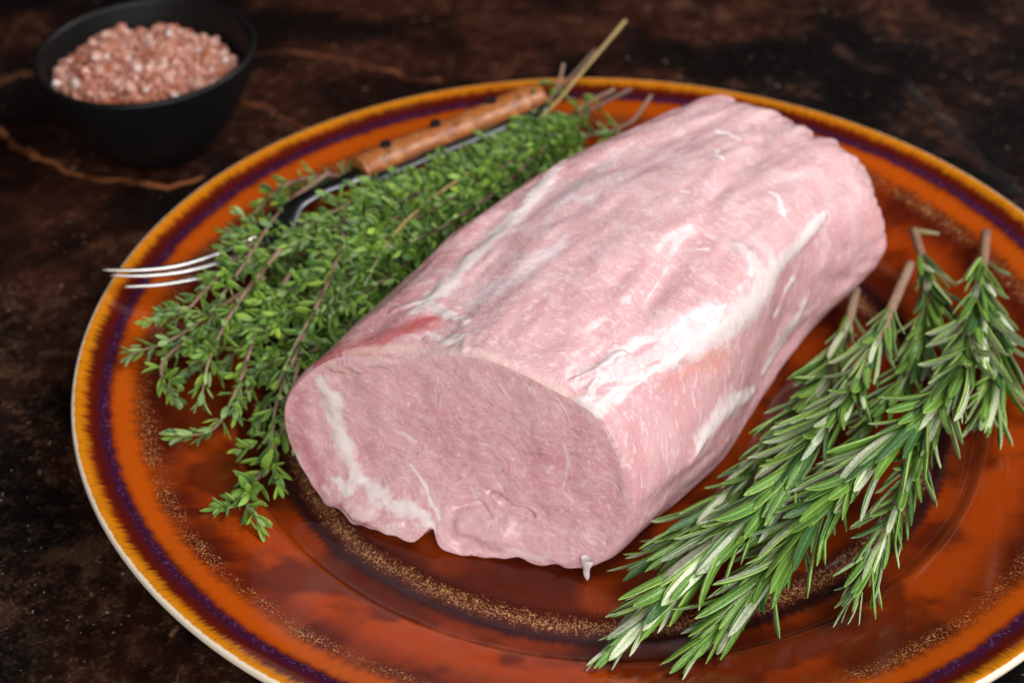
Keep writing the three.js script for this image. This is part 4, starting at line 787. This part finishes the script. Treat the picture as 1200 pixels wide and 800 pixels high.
    path: [[-81.3, 19.7, -58.3], [-101.7, 23.8, -30.9], [-120.5, 21.7, -11.9], [-136.6, 20.0, 9.5]] },
  { label: 'green thyme sprig heaped near the fork tines on the left', loose: 'thyme sprigs heaped near the fork tines', seed: 347, kind: 0,
    path: [[-49.1, 35.9, -91.3], [-75.0, 36.0, -65.9], [-100.9, 33.9, -53.0], [-129.3, 34.0, -49.9]] },
  { label: 'green thyme sprig heaped just below the wooden fork handle', loose: 'thyme sprigs heaped below the fork handle', seed: 348, kind: 0,
    path: [[-21.0, 34.6, -108.8], [-23.5, 35.9, -92.9], [-27.6, 31.9, -92.8], [-35.4, 33.0, -97.0]] },
  { label: 'green thyme sprig heaped just below the wooden fork handle', loose: 'thyme sprigs heaped below the fork handle', seed: 349, kind: 2,
    path: [[-18.1, 31.0, -116.8], [-31.5, 36.4, -88.4], [-45.2, 35.3, -77.0], [-61.1, 34.0, -75.0]] },
];
const probe = new THREE.Object3D();
const outOfLoin = (p) => {                                        // keep the herb beside the meat, not in it
  const l = 0.8 * p.x + 0.6 * p.z, a = 0.6 * p.x - 0.8 * p.z, edge = -0.0545 + 0.016 * sstep(0.05, 0.1, a);
  if (p.y < 0.066 && a < 0.115 && l > edge && a > -0.098) { p.x -= 0.8 * (l - edge); p.z -= 0.6 * (l - edge); }
  return p;
};
for (const { label, seed, path, start = 0, loose, kind = 0, leafy = 1, size = 1 } of THYME) {
  const rnd = rng(seed), pts = path.map(mm); pts.forEach((p) => clearOfPlate(outOfLoin(p), 0.003));
  const base = pts[0].clone(), curve = new THREE.CatmullRomCurve3(pts.map((p) => p.clone().sub(base)), false, 'centripetal'), length = curve.getLength();
  const sprig = thing('thyme_sprig', label, 'thyme', base.toArray(), 0, loose || 'thyme sprigs on the left of the plate');
  part('stem', stemTube(curve.getPoints(12), [0.0008, 0.0007, 0.0006, 0.0005, 0.00035]), thymeStems[kind], sprig);
  const merged = [];
  const put = (b, dir, top, len) => {
    const g = thymeShapes[(rnd() * 6) | 0], m = thymeLeaves[[0, 0, 0, 1, 1, 2, 3][(rnd() * 7) | 0]], tip = b.clone().addScaledVector(dir, len).add(base), low = surfaceY(tip.x, tip.z) + 0.0006;
    if (tip.y < low) { dir.y += (low - tip.y) / len; dir.normalize(); }
    const wide = 0.85 + rnd() * 0.4;
    if (loose) { setLeaf(probe, b, dir, top, len, wide); probe.updateMatrix(); (merged[thymeLeaves.indexOf(m)] ??= []).push(g.clone().applyMatrix4(probe.matrix)); } else setLeaf(part('leaf', g, m, sprig), b, dir, top, len, wide);
  };
  let s = start * length, k = 0;
  while (s < length) {
    const t = s / length, p = curve.getPointAt(t), T = curve.getTangentAt(t), side = V(-T.z, 0, T.x).normalize(), up = V().crossVectors(T, side); if (up.y < 0) up.negate();
    const tipward = sstep(0.7, 1, t), turn = (k % 2) * Math.PI / 2 + 0.5 + (rnd() - 0.5) * 0.5;
    for (let i = 0; i < 2; i++) {
      const a = turn + i * Math.PI + (rnd() - 0.5) * 0.4, rad = side.clone().multiplyScalar(Math.cos(a)).addScaledVector(up, Math.sin(a));
      const beta = lerp(1.05, 0.35, tipward) * (0.75 + rnd() * 0.5), dir = T.clone().multiplyScalar(Math.cos(beta)).addScaledVector(rad, Math.sin(beta)).normalize(), top = T.clone().multiplyScalar(Math.sin(beta)).addScaledVector(rad, -Math.cos(beta));
      if (rnd() < leafy) put(p.clone().addScaledVector(rad, 0.0005), dir, top, lerp(0.0058, 0.0040, tipward) * size * 1.1 * (0.75 + rnd() * 0.5));
      const extra = rnd() < leafy ? 1 + ((rnd() * 2.2) | 0) : 0;     // the tuft of young leaves in the axil
      for (let e = 0; e < extra; e++) {
        const a2 = a + (rnd() - 0.5) * 1.5, r2 = side.clone().multiplyScalar(Math.cos(a2)).addScaledVector(up, Math.sin(a2)), b2 = beta * (0.35 + rnd() * 0.6), d2 = T.clone().multiplyScalar(Math.cos(b2)).addScaledVector(r2, Math.sin(b2)).normalize();
        put(p.clone().addScaledVector(r2, 0.0006 + rnd() * 0.001), d2, T.clone().multiplyScalar(Math.sin(b2)).addScaledVector(r2, -Math.cos(b2)), 0.0046 * size * (0.7 + rnd() * 0.6));
      }
    }
    if (t < 0.86 && rnd() < (loose ? 0.42 : 0.22) * leafy) {        // a side shoot
      const a = turn + (rnd() < 0.5 ? 0 : Math.PI) + (rnd() - 0.5), rad = side.clone().multiplyScalar(Math.cos(a)).addScaledVector(up, Math.abs(Math.sin(a)) * 0.9), sd = T.clone().multiplyScalar(0.45 + rnd() * 0.5).addScaledVector(rad, 0.75).addScaledVector(V(-0.3, 0, 0.5), 0.25 + rnd() * 0.4).normalize();
      const len = 0.007 + rnd() * 0.011, sideways = V(-sd.z, 0, sd.x).normalize(), over = V().crossVectors(sd, sideways);
      for (let q = 0.2, f = 0; q <= 1; q += 0.19, f++) for (let i = 0; i < 2; i++) {
        const b = p.clone().addScaledVector(sd, len * q); b.y -= 0.12 * len * q * q; if (b.y + base.y < surfaceY(b.x + base.x, b.z + base.z) + 0.001) continue;
        const a3 = f * Math.PI / 2 + i * Math.PI + rnd() * 0.6, r3 = sideways.clone().multiplyScalar(Math.cos(a3)).addScaledVector(over, Math.sin(a3)), b3 = lerp(1.0, 0.4, q) * (0.8 + rnd() * 0.4);
        put(b, sd.clone().multiplyScalar(Math.cos(b3)).addScaledVector(r3, Math.sin(b3)).normalize(), sd.clone().multiplyScalar(Math.sin(b3)).addScaledVector(r3, -Math.cos(b3)), 0.0050 * size * (0.7 + rnd() * 0.5));
      }
    }
    s += lerp(0.0047, 0.0022, tipward) * (0.8 + rnd() * 0.4) * size; k++;
  }
  merged.forEach((list, i) => { if (list) { const m = part('leaves', mergeGeometries(list), thymeLeaves[i], sprig); m.userData.kind = 'stuff'; } });
}

renderer.render(scene, camera);
